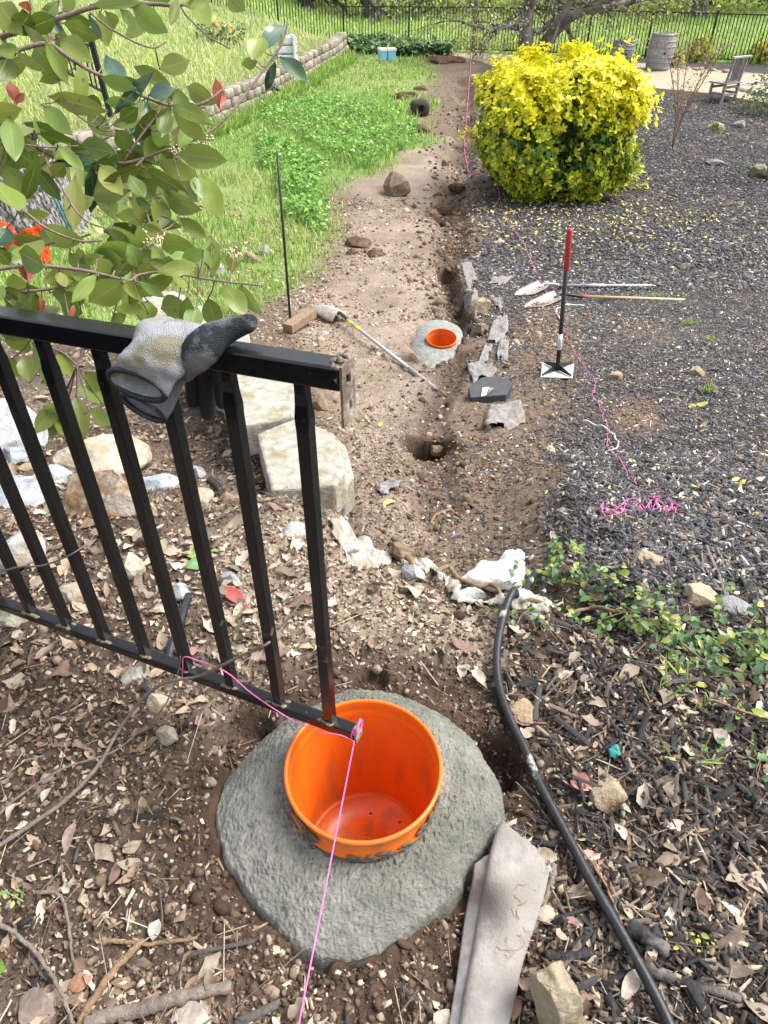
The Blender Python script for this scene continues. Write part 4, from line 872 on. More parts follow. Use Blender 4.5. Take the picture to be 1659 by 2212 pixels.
bag.children[0].matrix_parent_inverse = Matrix.Translation(-bag.location)
fc = bpy.data.curves.new('printed_letters', 'FONT'); fc.body = 'CO'; fc.size = .020; fc.extrude = .0006; fc.align_x = 'CENTER'
fo = bpy.data.objects.new('printed_letters', fc); C.objects.link(fo); g = G(1071, 1256, ground); _bv = np.array([(bag.matrix_world.translation+v.co)[:] if False else [v.co[i]+bag.location[i] for i in range(3)] for v in bag.data.vertices]); _k = np.argsort(np.hypot(_bv[:, 0]-g[0], _bv[:, 1]-g[1]))[:14]; fo.location = (g[0], g[1], _bv[_k, 2].max()+.006); fo.rotation_euler = (R(-14), 0, R(190))
m_ink = M('grey_ink', (.25, .26, .28), .6, 0); fc.materials.append(m_ink); bpy.context.view_layer.update(); lm = bpy.data.meshes.new_from_object(fo); lo = bpy.data.objects.new('printed_letters', lm); C.objects.link(lo); lo.location = fo.location; lo.rotation_euler = fo.rotation_euler; bpy.data.objects.remove(fo); fo = lo; fo.name = 'printed_letters'; fo.parent = bag; fo.matrix_parent_inverse = Matrix.Translation(-bag.location)
# folded fabric strip by the bucket
ROWS = [((1078,1806),(1083,1800),(1135,1838),(1176,1886)),((1060,1858),(1068,1850),(1125,1870),(1180,1902)),((1044,1930),(1054,1922),(1110,1935),(1166,1962)),((1030,2000),(1041,1992),(1090,2010),(1146,2022)),((1016,2080),(1029,2072),(1075,2085),(1122,2098)),((1000,2160),(1014,2152),(1060,2165),(1106,2175)),((985,2250),(1000,2245),(1045,2255),(1085,2260)),((975,2330),(990,2325),(1035,2330),(1070,2335))]
LROW = [((1026,1872),(1070,1850)),((1020,1910),(1060,1900)),((1010,1960),(1050,1950)),((1001,2010),(1037,2000)),((992,2080),(1022,2075)),((980,2160),(1008,2150)),((965,2250),(992,2240)),((955,2330),(985,2325))]
def stripsheet(rows, lifts, name, nu=24, nv=60):
    A = np.array([[G(x, y, ground)+np.array([0, 0, l]) for (x, y), l in zip(r, lifts)] for r in rows])
    B = np.stack([smoothline(A[:, j], 12) for j in range(A.shape[1])], 1); D = np.stack([np.array(smoothline(B[i], 8)) for i in range(len(B))])
    n, m = D.shape[:2]; X, Y = D[..., 0], D[..., 1]; D[..., 2] += .012+.002*fbm(X*25, Y*25, 81, 3)+.0015*fbm(X*90, Y*90, 82, 2)
    kk = np.linspace(0, 1, m); D[..., :2] += (.010*fbm(np.repeat(kk[None], n, 0)*9, np.zeros((n, m)), 83, 3)*(1-sstep(0, .12, np.linspace(0, 1, n)))[:, None])[..., None]*1.0
    i = np.arange(n*m).reshape(n, m); Q = np.stack([i[:-1, :-1], i[:-1, 1:], i[1:, 1:], i[1:, :-1]], -1).reshape(-1, 4)
    return D, Q
D, Q = stripsheet(ROWS, (.004, .024, .024, .010), 'x')
strip = link_mesh('fabric_strip', D.reshape(-1, 3), Q, m_geo2, True, origin=D[20, 6]); tag(strip, 'long folded strip of fuzzy grey landscape fabric beside the concrete', 'fabric')
md = strip.modifiers.new('solid', 'SOLIDIFY'); md.thickness = .004
D2, Q2 = stripsheet(LROW, (.004, .012), 'x')
l2 = link_mesh('lower_fold', D2.reshape(-1, 3), Q2, m_geo, True, origin=D[20, 6]); l2.parent = strip; l2.matrix_parent_inverse = Matrix.Translation(-strip.location); md = l2.modifiers.new('solid', 'SOLIDIFY'); md.thickness = .004
m_fib = M('loose_fibre', (.45, .43, .40), .9, .1); b = MB()
for k in range(110):
    p = D[0, int(random.random()*(D.shape[1]-1))] if k % 3 else D[int(random.random()*16), -1]
    d = np.array([random.gauss(.1, .5), random.gauss(.6, .5), random.gauss(.1, .35)]); L = random.uniform(.008, .028)
    b.tube([p, p+d*L*.5+np.array([0, 0, .002]), p+d*L+np.random.RandomState(k).normal(0, .005, 3)], .00022, 3, False)
fb = b.build('frayed_fibres', m_fib, strip, True); tag(fb, kind='stuff')
b = MB(); m_rootlet = M('rootlet', (.30, .14, .07), .9, .2)
for k in range(9):
    p = D[random.randint(20, 50), random.randint(8, 22)]+np.array([0, 0, .004]); q = [p]
    for s in range(5): q.append(q[-1]+np.array([random.gauss(.002, .007), random.gauss(0, .007), random.uniform(-.001, .002)]))
    b.tube(smoothline(q, 3), .0005, 4, False)
tag(b.build('rootlets', m_rootlet, strip, True), kind='stuff')

# ------------------------------------------------------------------ tools
m_steel = M('worn_steel', (.27, .265, .26), .5, .25, 25, bump=.2, bscale=60, metal=.35, col2=(.40, .31, .22), c2scale=14, c2lo=.45, c2hi=.62)
m_greyh = M('grey_handle', (.36, .38, .41), .5, .1, 30, spec=.4); m_wood = M('ash_handle', (.56, .41, .23), .6, .15, 60, spec=.3, stretch=(1, 8, 8))
m_red = M('red_grip', (.36, .025, .03), .55, .12, 30); m_blk = M('black_plastic', (.014, .015, .018), .45, .2, 30); m_yel = M('yellow_band', (.75, .58, .04), .5, .1, 30)
m_lab = M('white_sticker', (.80, .81, .82), .5, .03, 60)
def shovel(neck, tip, end, hm, label, bands, bw=.20, lift=(.06, .012, .018), bladem=None, sock=m_blk, r=.0155, arch=1):
    N = G(*neck); T = G(*tip); E_ = G(*end)
    for p, l in ((N, lift[0]), (T, lift[1]), (E_, lift[2])): p[2] = zat(p[0], p[1])+l
    t = thing('shovel', N, label, 'shovel', 'shovels lying on the ground')
    dv = N-T; L = np.linalg.norm(dv); dv /= L; sd = np.cross(dv, [0, 0, 1]); sd /= np.linalg.norm(sd); up = np.cross(sd, dv)
    n, m = 16, 13; V = []
    for i in range(n):
        u = i/(n-1); w = bw/2*min(1, (max(u, 0)/.42+.02)**.62)*(1 if u < .86 else 1-.28*(u-.86)/.14)
        for j in range(m):
            s = (j/(m-1)-.5)*2; V.append(T+dv*L*u+sd*w*s+up*arch*(.030*s*s*(.4+u)+.04*math.sin(u*math.pi)*-.5-.006*u))
    b = MB().add(V, [(i*m+j, i*m+j+1, (i+1)*m+j+1, (i+1)*m+j) for i in range(n-1) for j in range(m-1)])
    bl = b.build('blade', bladem or m_steel, t, True, solid=.0025)
    A = N-dv*.03; B = N+(E_-N)*.02
    S1_ = N+(E_-N)*bands['socket']
    MB().tube(smoothline([A-dv*.05+up*.004, A, N+dv*.02+up*.012, N+(E_-N)*.10+np.array([0,0,.01]), S1_], 5), [.009]*3+[.012]*2+[.015]*2+[.0165]*14, 10).build('socket', sock, t, True)
    MB().tube([S1_, E_], [r, r], 12).build('handle', hm, t, True)
    for (a, b_, mt, nm, rr) in bands['rings']: MB().tube([N+(E_-N)*a, N+(E_-N)*b_], rr, 12).build(nm, mt, t, True)
    return t
m_bl1 = M('dry_muddy_steel', (.28, .26, .235), .6, .3, 25, bump=.3, bscale=60, metal=.15, col2=(.36, .27, .18), c2scale=9)
shovel((1172,629), (1112,645), (1438,619), m_greyh, 'grey handled shovel, upper of the two lying in the mulch', {'socket': .12, 'rings': [(.885, 1.0, m_blk, 'end_grip', .018), (.30, .50, m_greyh, 'sleeve', .0175)]}, .21, sock=m_greyh)
shovel((1206,648), (1133,670), (1478,648), m_wood, 'wooden handled shovel with red collar, lower of the two in the mulch', {'socket': .17, 'rings': [(.165, .215, m_red, 'collar', .0185)]}, .21)
shovel((734,700), (676,668), (941,833), m_greyh, 'grey handled shovel with yellow band and clay caked blade lying across the path', {'socket': .10, 'rings': [(.13, .17, m_yel, 'colour_band', .0175), (.22, .27, m_yel, 'colour_band', .0175), (.78, 1.0, M('dull_grip', (.26, .25, .26), .8, .1), 'end_grip', .0195)]}, .25, (.085, .05, .018), arch=-1.8, bladem=M('clay_caked_steel', (.30, .27, .24), .9, .3, 20, bump=.6, bscale=40))
# tamper
PC = [G(x, y) for x, y in ((1172,783),(1240,785),(1237,817),(1167,815))]; cz = max(zat(p[0], p[1]) for p in PC)+.012
Q4 = [Pz(x, y, cz) for x, y in ((1172,783),(1240,785),(1237,816),(1167,814))]; pc = np.mean(Q4, 0)
tm = thing('hand_tamper', pc-[0, 0, .02], 'black hand tamper with red grip standing upright on its square steel plate', 'tamper')
MB().prism([p-[0, 0, .010] for p in Q4], .010, (0, 0, 1)).build('plate', M('scuffed_plate', (.50, .52, .52), .5, .2, 20, bump=.2, bscale=60, metal=.3), tm, False, .002)
top = plumb(1231, 494, pc[1]-.02); ax = (top-pc)/np.linalg.norm(top-pc)
for p in Q4:
    d = (p-pc); d[2] = 0; q = pc+d*.90; sdv = np.cross(d, [0, 0, 1]); sdv = sdv/np.linalg.norm(sdv)*.004
    MB().prism([pc+ax*.004-sdv/2, q+[0, 0, .004]-sdv/2, q+[0, 0, .016]-sdv/2, pc+ax*.062-sdv/2], 1, sdv).build('brace', m_blk, tm, False)
MB().tube([pc+ax*.0, pc+ax*.03, pc+(top-pc)*.99], .0165, 16).build('shaft', m_blk, tm, True)
MB().tube([pc+(top-pc)*t for t in (.735, .74, .99, 1.0)], [.018, .0205, .0205, .016], 16).build('grip', m_red, tm, True)
MB().tube([pc+(top-pc)*.165, pc+(top-pc)*.285], .0172, 16).build('sticker', m_lab, tm, True)
b = MB()
for k in range(7): b.tube([pc+(top-pc)*(.175+.011*k), pc+(top-pc)*(.180+.011*k)], .01735, 16)
b.build('sticker_print', M('label_ink', (.35, .36, .38), .6, 0), tm, True)
# stake
sb = G(627, 692); sb[2] = zat(sb[0], sb[1]); stp = plumb(597, 309, sb[1])
sk = thing('garden_stake', sb, 'thin black steel stake with bare pointed tip driven into the lawn edge', 'stake')
MB().tube([sb-[0, 0, .1], sb+(stp-sb)*.5, sb+(stp-sb)*.93], [.0125, .0125, .0115], 8).build('rod', M('dark_green_black', (.014, .020, .018), .5, .2, 40), sk, True)
MB().tube([sb+(stp-sb)*.93, stp], [.0125, .002], 8).build('tip', m_steel, sk, True)
# wooden block
a, b_ = G(622, 724), G(676, 702); a[2] = b_[2] = max(zat(a[0], a[1]), zat(b_[0], b_[1]))+.045
o = MB().bar(a, b_, .11, .085).build('wood_block', M('weathered_wood', (.25, .17, .105), .85, .25, 14, bump=.6, bscale=50, col2=(.17, .12, .08), c2scale=12), None, False, .006, origin=(a+b_)/2); tag(o, 'rough brown block of wood lying beside the stake and caked shovel', 'block')
# valve box
zt = zat(*G(1055, 850)[:2])+.11; HX = [Pz(x, y, zt) for x, y in ((1012,836),(1040,815),(1078,811),(1106,828),(1094,852),(1016,858))][::-1]
vb = thing('valve_box', np.mean(HX, 0)-[0, 0, .11], 'black six sided plastic box lid lying upside down by the trench', 'box')
MB().prism([p-[0, 0, .105] for p in HX], .105, (0, 0, 1)).build('shell', M('dusty_black_plastic', (.045, .048, .054), .6, .3, 20, spec=.4), vb, False, .006)
w = np.mean(HX, 0)
MB().add([Pz(x, y, zt+.003+.012*k) for x, y, k in ((1040,856,0),(1042,838,1),(1056,836,1),(1050,853,0))], [(0,1,2,3)]).build('tag', m_lab, vb, solid=.002)
MB().add([Pz(x, y, zt+.003+.02*k) for x, y, k in ((1050,853,0),(1057,836,1),(1068,838,1),(1056,850,0))], [(0,1,2,3)]).build('clip', m_rust, vb, solid=.003)
# zip ties
m_tie = M('pale_plastic', (.55, .66, .66), .5, .1)
def tie(pts, label, r=.004):
    q = gline(pts, .012, 0, 5); o = MB().tube(q, r, 6).build('cable_tie', m_tie, None, True, origin=q[3]); return tag(o, label, 'cable tie')
tie([(1255,918),(1285,922),(1312,936),(1324,948),(1332,958)], 'pale blue plastic tie arching from the pink line end', .0045)
tie([(1332,958),(1333,970),(1325,978),(1308,980)], 'white hooked plastic tie below the pale blue one', .004)
tie([(1262,660),(1235,660),(1208,666),(1201,674),(1206,688),(1210,696)], 'white curled plastic tie behind the tamper shaft', .006)
# coloured single leaves
def leafpath(base, tipp, wr, fold, droop, nrm=None):
    """blade from base to tip, as (V, quads); wr = half width over length"""
    base, tipp = np.array(base, float), np.array(tipp, float); ax = tipp-base; L = np.linalg.norm(ax); ax /= L
    nrm = np.array([0, 0, 1.0]) if nrm is None else np.array(nrm, float); nrm = nrm-ax*nrm.dot(ax); nrm /= np.linalg.norm(nrm); sd = np.cross(nrm, ax); V, UV = [], []
    us = np.array([0, .06, .18, .32, .48, .64, .79, .91, 1.0])
    ws = np.array([.06, .22, .60, .90, 1.0, .93, .66, .28, .01])*wr*L
    for u, w in zip(us, ws):
        for s in (-1, -.5, 0, .5, 1): V.append(base+ax*L*u+sd*w*s+nrm*(fold*abs(s)*w-droop*L*(u-.5)**2*1.6+.02*L*math.sin(u*9+s*3)*abs(s))); UV.append((.5+.5*s, u))
    Q = [(i*5+j, i*5+j+1, i*5+j+6, i*5+j+5) for i in range(8) for j in range(4)]
    return np.array(V), np.array(Q), np.array(UV)
LEAFM = {}
def single_leaf(a, b_, wr, col, label, name='fallen_leaf', lift=.012, curl=.25):
    A, B_ = G(*a, ground), G(*b_, ground); A[2], B_[2] = zat(A[0], A[1])+lift, zat(B_[0], B_[1])+lift
    V, Q, UV = leafpath(A, B_, wr, .25, curl, [random.gauss(0, .2), random.gauss(-.2, .2), 1])
    if col not in LEAFM: LEAFM[col] = M('leaf_blade', col, .5, .22, 120, trans=.15, bump=.2, bscale=90, col2=tuple(c*.72 for c in col), c2scale=40)
    return tag(link_mesh(name, V, Q, LEAFM[col], True, origin=A), label, 'leaf')
PNK = (.50, .20, .17); 
for a in [((1226,1685),(1272,1722),.36,PNK,'pinkish red oval leaf right of the pipe next to the wedge rock'),((1252,1888),(1300,1840),.32,(.40,.20,.16),'pink brown leaf half under the thin reddish twig'),((1145,1845),(1206,1860),.26,(.40,.31,.22),'tan pointed leaf above the crooked grey stick'),((474,1276),(536,1308),.17,(.52,.10,.09),'bright red curled leaf seen between the pickets'),((400,1198),(452,1216),.26,(.30,.42,.10),'upper light green leaf lying behind the pickets'),((408,1240),(452,1220),.30,(.12,.25,.08),'lower darker green leaf lying behind the pickets'),((455,1198),(475,1196),.25,(.16,.25,.06),'small green leaf tucked behind a picket'),((1535,1590),(1568,1612),.42,(.38,.30,.27),'greyish pink broad leaf near the right edge grass sprigs'),((1590,1895),(1665,1935),.30,(.38,.27,.22),'large pinkish brown leaf at the lower right edge'),((15,2105),(-12,2090),.5,(.13,.24,.03),'round green leaf at the bottom left edge'),((825,1096),(856,1088),.22,(.45,.48,.18),'yellow green leaf on the trench soil'),((40,2160),(125,2205),.32,(.32,.25,.20),'big flat grey brown leaf in the bottom left corner'),((95,1740),(112,1705),.24,(.50,.46,.40),'silvery pointed leaf left of the concrete'),((140,1850),(165,1775),.16,(.33,.24,.20),'long curled brown leaf under the crooked twig'),((380,2190),(460,2225),.3,(.46,.40,.33),'pale veined leaf at the bottom beside the thick branch'),((1340,2165),(1385,2090),.18,(.52,.44,.36),'pale tan leaf right of the pipe near the bottom'),((1160,1990),(1205,1975),.4,(.44,.35,.26),'curled tan leaf between stick and thin twig'),((1340,1960),(1365,1995),.22,(.48,.38,.28),'rolled tan leaf right of the pipe'),((330,2035),(345,1990),.35,(.50,.46,.42),'pale grey oak leaf in the litter left of concrete'),((1500,870),(1510,885),.3,(.5,.5,.1),'yellow leaf lying in mulch beside the pale seedling'),((1620,1115),(1640,1120),.3,(.62,.58,.12),'yellow leaf on the dark mulch near the right edge'),((1485,1123),(1500,1130),.35,(.28,.42,.2),'green leaf on the mulch right of the pink tangle'),((1192,1165),(1200,1150),.4,(.50,.28,.27),'pale pink leaf on the mulch above the ivy'),((1655,1215),(1675,1220),.3,(.5,.45,.12),'yellowish leaf at the right edge'),((275,1000),(300,985),.35,(.48,.14,.07),'orange red leaf against the smooth beige boulder'),((640,945),(655,950),.3,(.5,.45,.3),'dry tan leaf on the front wall block'),((1010,2100),(995,2120),.3,(.35,.28,.2),'brown leaf tucked beside the fabric strip'),((1105,2212),(1118,2150),.22,(.36,.20,.13),'russet leaf between fabric strip and the big cream rock'),((150,2140),(205,2120),.34,(.34,.18,.11),'rusty brown leaf near the brown broken branch')]: single_leaf(*a)
# torn scrap of teal plastic
cloth([(1308,1632),(1328,1622),(1335,1650),(1316,1655)], 'small crumpled scrap of teal plastic among bark chips', .012, M('teal_plastic', (.03, .22, .20), .5, .2), 16, 7, .5, 'plastic scrap', 'plastic_scrap')

# ------------------------------------------------------------------ far yard furniture
m_barrel = M('silver_oak', (.25, .27, .31), .85, .25, 10, bump=.5, bscale=30, stretch=(6, 6, .6), col2=(.22, .19, .16), c2scale=2); m_hoop = M('hoop_iron', (.22, .22, .23), .6, .2, 20, metal=.3)
m_hole_shade = M('hole_shade', (.01, .009, .008), .9, 0)  # near-black colour stands in for shade inside the barrel and earth holes
def barrel(px, py, w, h_, label):
    g = G(px, py); z = dep(g); r = w*z/F/2; H_ = h_*z/F/.84*.86; t = thing('wine_barrel', g, label, 'barrel', 'half barrels by the far fence')
    f = lambda u: r*(.80+.20*math.sin(math.pi*(u*.84+.08)))
    MB().lathe([(f(u), H_*u) for u in np.linspace(0, 1, 14)]+[(f(1)*.92, H_), (f(.9)*.9, H_*.93), (0, H_*.93)], 32, g).build('staves', m_barrel, t, True)
    for u0, u1 in ((.02, .08), (.2, .25), (.34, .385), (.62, .665), (.76, .81), (.92, .985)): MB().lathe([(f(u0)*1.0, H_*u0), (f(u0)*1.018, H_*u0), (f(u1)*1.018, H_*u1), (f(u1), H_*u1)], 32, g).build('hoop', m_hoop, t, True)
    c = g+np.array([0, -f(.5)*1.01, H_*.48]); MB().tube([c, c+[0, .02, 0]], r*.085, 10).build('bung_hole_shade', m_hole_shade, t)
    c = g+np.array([0, 0, H_*.94]); MB().lathe([(f(.9)*.88, 0), (f(.9)*.5, .05), (0, .06)], 24, c).build('soil_fill', M('planter_soil', (.09, .09, .03), .9, .5, 8), t, True)
barrel(1419, 150, 55, 64, 'taller grey wine barrel on the sand, right of the pair')
barrel(1341, 140, 47, 44, 'shorter grey barrel half hidden behind the yellow bush')
# chair
m_chair = M('weathered_grey_wood', (.25, .24, .24), .85, .3, 9, bump=.5, bscale=40, stretch=(1, 1, 4), col2=(.17, .11, .07), c2scale=5, c2lo=.52, c2hi=.7)
cg = G(1572, 222); s = dep(cg)/F; ch = thing('wooden_chair', cg, 'weathered grey wooden chair standing at the edge of the sandy patio', 'chair')
CX = np.array([math.cos(.55), math.sin(.55), 0]); CY = np.array([-math.sin(.55), math.cos(.55), 0]); CZ = np.array([0, 0, 1.])
def cpt(x, y, z): return cg+CX*x+CY*y+CZ*z
sw_, sdp, shh = .62, .46, .46
for x, y in ((-.29, .0), (.29, .0)):
    MB().bar(cpt(x, y+.02, 0), cpt(x, y+.02, .46), .06, .07, CY).build('leg', m_chair, ch, False, .004)
for x in (-.29, .29): MB().bar(cpt(x, .44, 0), cpt(x, .44, .44), .055, .06, CY).build('leg', m_chair, ch, False, .004)
MB().box(cpt(0, .23, .475), (.74, .56, .035), CX, CZ).build('seat', m_chair, ch, False, .006)
for (a, b_) in ((cpt(-.29, .02, .2), cpt(.29, .02, .2)), (cpt(-.29, .02, .38), cpt(.29, .02, .38)), (cpt(-.29, .02, .22), cpt(-.29, .44, .22)), (cpt(.29, .02, .22), cpt(.29, .44, .22)), (cpt(-.29, .44, .36), cpt(.29, .44, .36))): MB().bar(a, b_, .03, .06).build('stretcher', m_chair, ch, False, .003)
for x in (-.27, .27): MB().bar(cpt(x, .03, .48), cpt(x*.98, -.05, 1.08), .05, .06, CY).build('back_post', m_chair, ch, False, .004)
for x, w_ in ((-.14, .05), (0.02, .16), (.16, .05)): MB().bar(cpt(x, .015, .56), cpt(x, -.042, 1.06), .022, w_, CY).build('back_slat', m_chair, ch, False, .003)
MB().bar(cpt(-.27, .02, .55), cpt(.27, .02, .55), .03, .07, CZ).build('back_rail', m_chair, ch, False, .003)
MB().bar(cpt(-.37, -.055, 1.09), cpt(.37, -.055, 1.09), .08, .045, CZ).build('top_rail', M('bleached_wood', (.40, .385, .36), .85, .2, 9), ch, False, .006)
# cool box
g = G(836, 131); s = dep(g)/F; w_, d_, h_ = 37*s, 26*s, 21*s; cb = thing('cool_box', g, 'pale blue cool box with white lid and dark strap in the far lawn', 'cool box')
bx = lambda dx, dy, dz, sx, sy, sz, n, m_, bv=.01: MB().box(g+np.array([dx, dy, dz]), (sx, sy, sz), (.97, .22, 0)).build(n, m_, cb, False, bv)
bx(0, 0, h_*.42, w_*.92, d_*.92, h_*.84, 'body', M('sky_blue_plastic', (.25, .56, .78), .5, .05)); bx(0, 0, h_*.97, w_, d_, h_*.26, 'lid', M('white_lid', (.76, .78, .82), .5, .05), .02); bx(-.02, 0, h_*.56, w_*.05, d_*1.02, h_*1.12, 'strap', M('dark_strap', (.12, .10, .12), .8), .002)
# crate on the wall and lamp at its foot
g = G(626, 164); g[2] = zat(g[0], g[1]-.0)
# cut earth block with a square hole
g = G(907, 250); s = dep(g)/F; r = 40*s/2; z0 = zat(g[0], g[1])
t = thing('earth_core', [g[0], g[1], z0], 'dark lump of earth with a small square hole standing at the grass edge', 'earth block')
V, Fc = ico(4); V = V.copy(); V = np.sign(V)*np.abs(V)**.72; V *= (1+.16*fbm(V[:, 0]*2.2+V[:, 2], V[:, 1]*2.2+3, 95, 4))[:, None]; V = V/np.abs(V).max(0)*np.array([r*1.08, r*.9, r*.86])
hole = (np.abs(V[:, 0]-r*.12)+np.abs(V[:, 2]+r*.05) < r*.36) & (V[:, 1] < 0); V[hole, 1] += r*.8
o = link_mesh('earth_lump', V+np.array([g[0], g[1]+r*.5, z0+r*.74]), Fc, M('dark_earth', (.055, .047, .038), .95, .4, 12, bump=.9, bscale=30, bdist=.02), True, origin=t.location); o.parent = t; o.location = (0, 0, 0)
c = np.array([g[0]+r*.12, g[1]-r*.10, z0+r*.69]); MB().add([c+np.array([r*.30*a, 0, r*.34*b_]) for a, b_ in ((-1, 0), (0, -1), (1, 0), (0, 1))], [(0, 1, 2, 3)]).build('square_hole_shade', m_hole_shade, t, solid=.02)

# ------------------------------------------------------------------ block wall below the grassy hill
m_wallb = M('tan_wall_block', (.38, .32, .25), .92, .3, 6, bump=.9, bscale=22, bdist=.03, spec=.1, attr=True, col2=(.15, .135, .10), c2scale=2.5, c2lo=.5, c2hi=.66)
b = MB(); cols = []; prev = None
ys = []; Y = 11.2
wp = [(wall_x(y), y) for y in np.arange(11.0, 31.5, .02)]
d = np.concatenate([[0], np.cumsum([math.hypot(q[0]-p[0], q[1]-p[1]) for p, q in zip(wp[:-1], wp[1:])])])
BL, BH = .46, .20
bw_rs = np.random.RandomState(5)
for course in range(4):
    s = BL*(.5 if course % 2 else 0)+.2
    while s < d[-1]-BL:
        i0, i1 = np.searchsorted(d, s), np.searchsorted(d, s+BL-.02); a, c = np.array(wp[i0]), np.array(wp[i1]); t = (c-a)/np.linalg.norm(c-a); nrm = np.array([t[1], -t[0]])
        m = (a+c)/2; zb = zbase(m[0]+.35, m[1]); off = .06-.03*course+bw_rs.uniform(-.015, .015); z0 = zb-.06+course*BH; z1 = z0+BH-.012
        f0, f1 = a+nrm*off, c+nrm*off; mid = (f0+f1)/2; q0, q1 = f0+(mid-f0)*.28, f1+(mid-f1)*.28
        pr = .045; P = [f0, q0+nrm*pr, q1+nrm*pr, f1, c-nrm*.34, a-nrm*.34]; k = len(b.v)
        b.prism([(p[0], p[1], z0) for p in P], z1-z0, (0, 0, 1)); cc = np.array([.29, .26, .225])*bw_rs.uniform(.7, 1.25)*np.array([1, bw_rs.uniform(.95, 1.02), bw_rs.uniform(.86, 1.02)]); cols += [cc]*12
        s += BL
bw = link_mesh('retaining_wall', np.array(b.v), [np.array([f for f in b.f if len(f) == 4]), np.array([f for f in b.f if len(f) == 6])], m_wallb, False, np.array(cols), origin=(-4.65, 17, -2)); tag(bw, 'long curved tan block retaining wall holding back the grassy hill', 'retaining wall')
md = bw.modifiers.new('bevel', 'BEVEL'); md.width = .018; md.segments = 1
# crate and black hose end near the wall
gx = plumb(624, 145, 24.5); wx = wall_x(24.5)-.25; gc = np.array([wx, 24.5, zbase(wx-.4, 24.5)+.10]); m_cr = M('grey_white_plastic', (.62, .64, .66), .6, .1)
cr = thing('plastic_crate', gc, 'grey white slatted plastic crate standing on top of the block wall', 'crate')
for k in range(3): MB().box(gc+np.array([0, 0, .10+.22*k]), (.60, .42, .17), (.9, .3, 0)).build('tray', m_cr, cr, False, .02)
for x in (-.22, .22): MB().box(gc+np.array([x, -.05, .34]), (.07, .36, .66), (.9, .3, 0)).build('corner_post', m_cr, cr, False, .01)
g = G(583, 207); o = MB().tube(smoothline([g+[-.1, .1, .45], g+[-.05, 0, .38], g+[.12, -.02, .22], g+[.32, .0, .12]], 5), .05, 10).build('drain_elbow', m_blk, None, True, origin=g); tag(o, 'black plastic drain elbow at the foot of the block wall', 'drain')

# ------------------------------------------------------------------ black picket fences
m_fence = M('black_fence_paint', (.012, .014, .016), .45, .1, 30); m_wpost = M('grey_wood_post', (.15, .12, .095), .9, .3, 20, bump=.4, bscale=60)
def picket_fence(pts, h_, label, group=None, step=.115, post_r=.032, first_post=True, rails=(.06, .97), zf=None, npk=None, zoff=0, last=True):
    P = [np.array([x, y, (zf or zbase)(x, y)+zoff]) for x, y in pts]; t = thing('metal_fence', P[0], label, 'fence', group)
    for i, p in enumerate(P):
        if (i or first_post) and (last or i < len(P)-1): MB().bar(p-[0, 0, .1], p+[0, 0, h_*1.03], post_r*2, post_r*2, (1, 0, 0)).build('post', m_fence, t)
    for a, c in zip(P[:-1], P[1:]):
        L = np.linalg.norm(c-a); n = int(L/step); pk = MB()
        for u in rails: MB().bar(a+[0, 0, h_*u], c+[0, 0, h_*u], .032, .036).build('rail', m_fence, t)
        for k in range(1, n):
            q = a+(c-a)*k/n; pk.bar(q+[0, 0, h_*rails[0]], q+[0, 0, h_*rails[-1]], .026, .026, (1, 0, 0))
        pk.build('pickets', m_fence, t)
    return t
cpost = np.array([3.45, 32.2])
FL = [cpost+np.array([-2.50*k, .12*k]) for k in range(0, 7)]
picket_fence(FL[:], 1.45, 'black metal picket fence left of the brown corner post at the far end', 'far fences', first_post=False)
FR = [cpost+np.array([2.05*k, -.60*k]) for k in range(0, 9)]
picket_fence(FR, 1.45, 'black metal picket fence right of the brown corner post behind the barrels', 'far fences', first_post=False)
z = zbase(*cpost); o = MB().bar((cpost[0], cpost[1], z-.2), (cpost[0], cpost[1], z+1.62), .15, .15, (1, 0, 0)).build('fence_post', m_wpost, None, False, .01, origin=(cpost[0], cpost[1], z)); tag(o, 'tall weathered wooden corner post between the far black fences', 'post')
# stair fence on the left hill: post, sloping rails
pA = plumb(237, 240, 15.6); pB = plumb(120, 150, 18.4)
hf = thing('metal_fence', pA, 'short black picket fence sloping down the left hill behind the shrub leaves', 'fence')
MB().bar(pA-[0, 0, .1], plumb(196, 84, 15.6), .09, .09, (1, 0, 0)).build('post', m_fence, hf)
lo0, lo1 = plumb(221, 197, 15.6), plumb(100, 132, 17.2); hi0, hi1 = plumb(200, 100, 15.6), plumb(76, 62, 17.2)
MB().bar(lo0, lo1, .04, .045).build('rail', m_fence, hf); MB().bar(hi0, hi1, .04, .045).build('rail', m_fence, hf)
pk = MB()
for k in range(1, 12): pk.bar(lo0+(lo1-lo0)*k/12, hi0+(hi1-hi0)*k/12, .024, .024, (1, 0, 0))
pk.build('pickets', m_fence, hf)

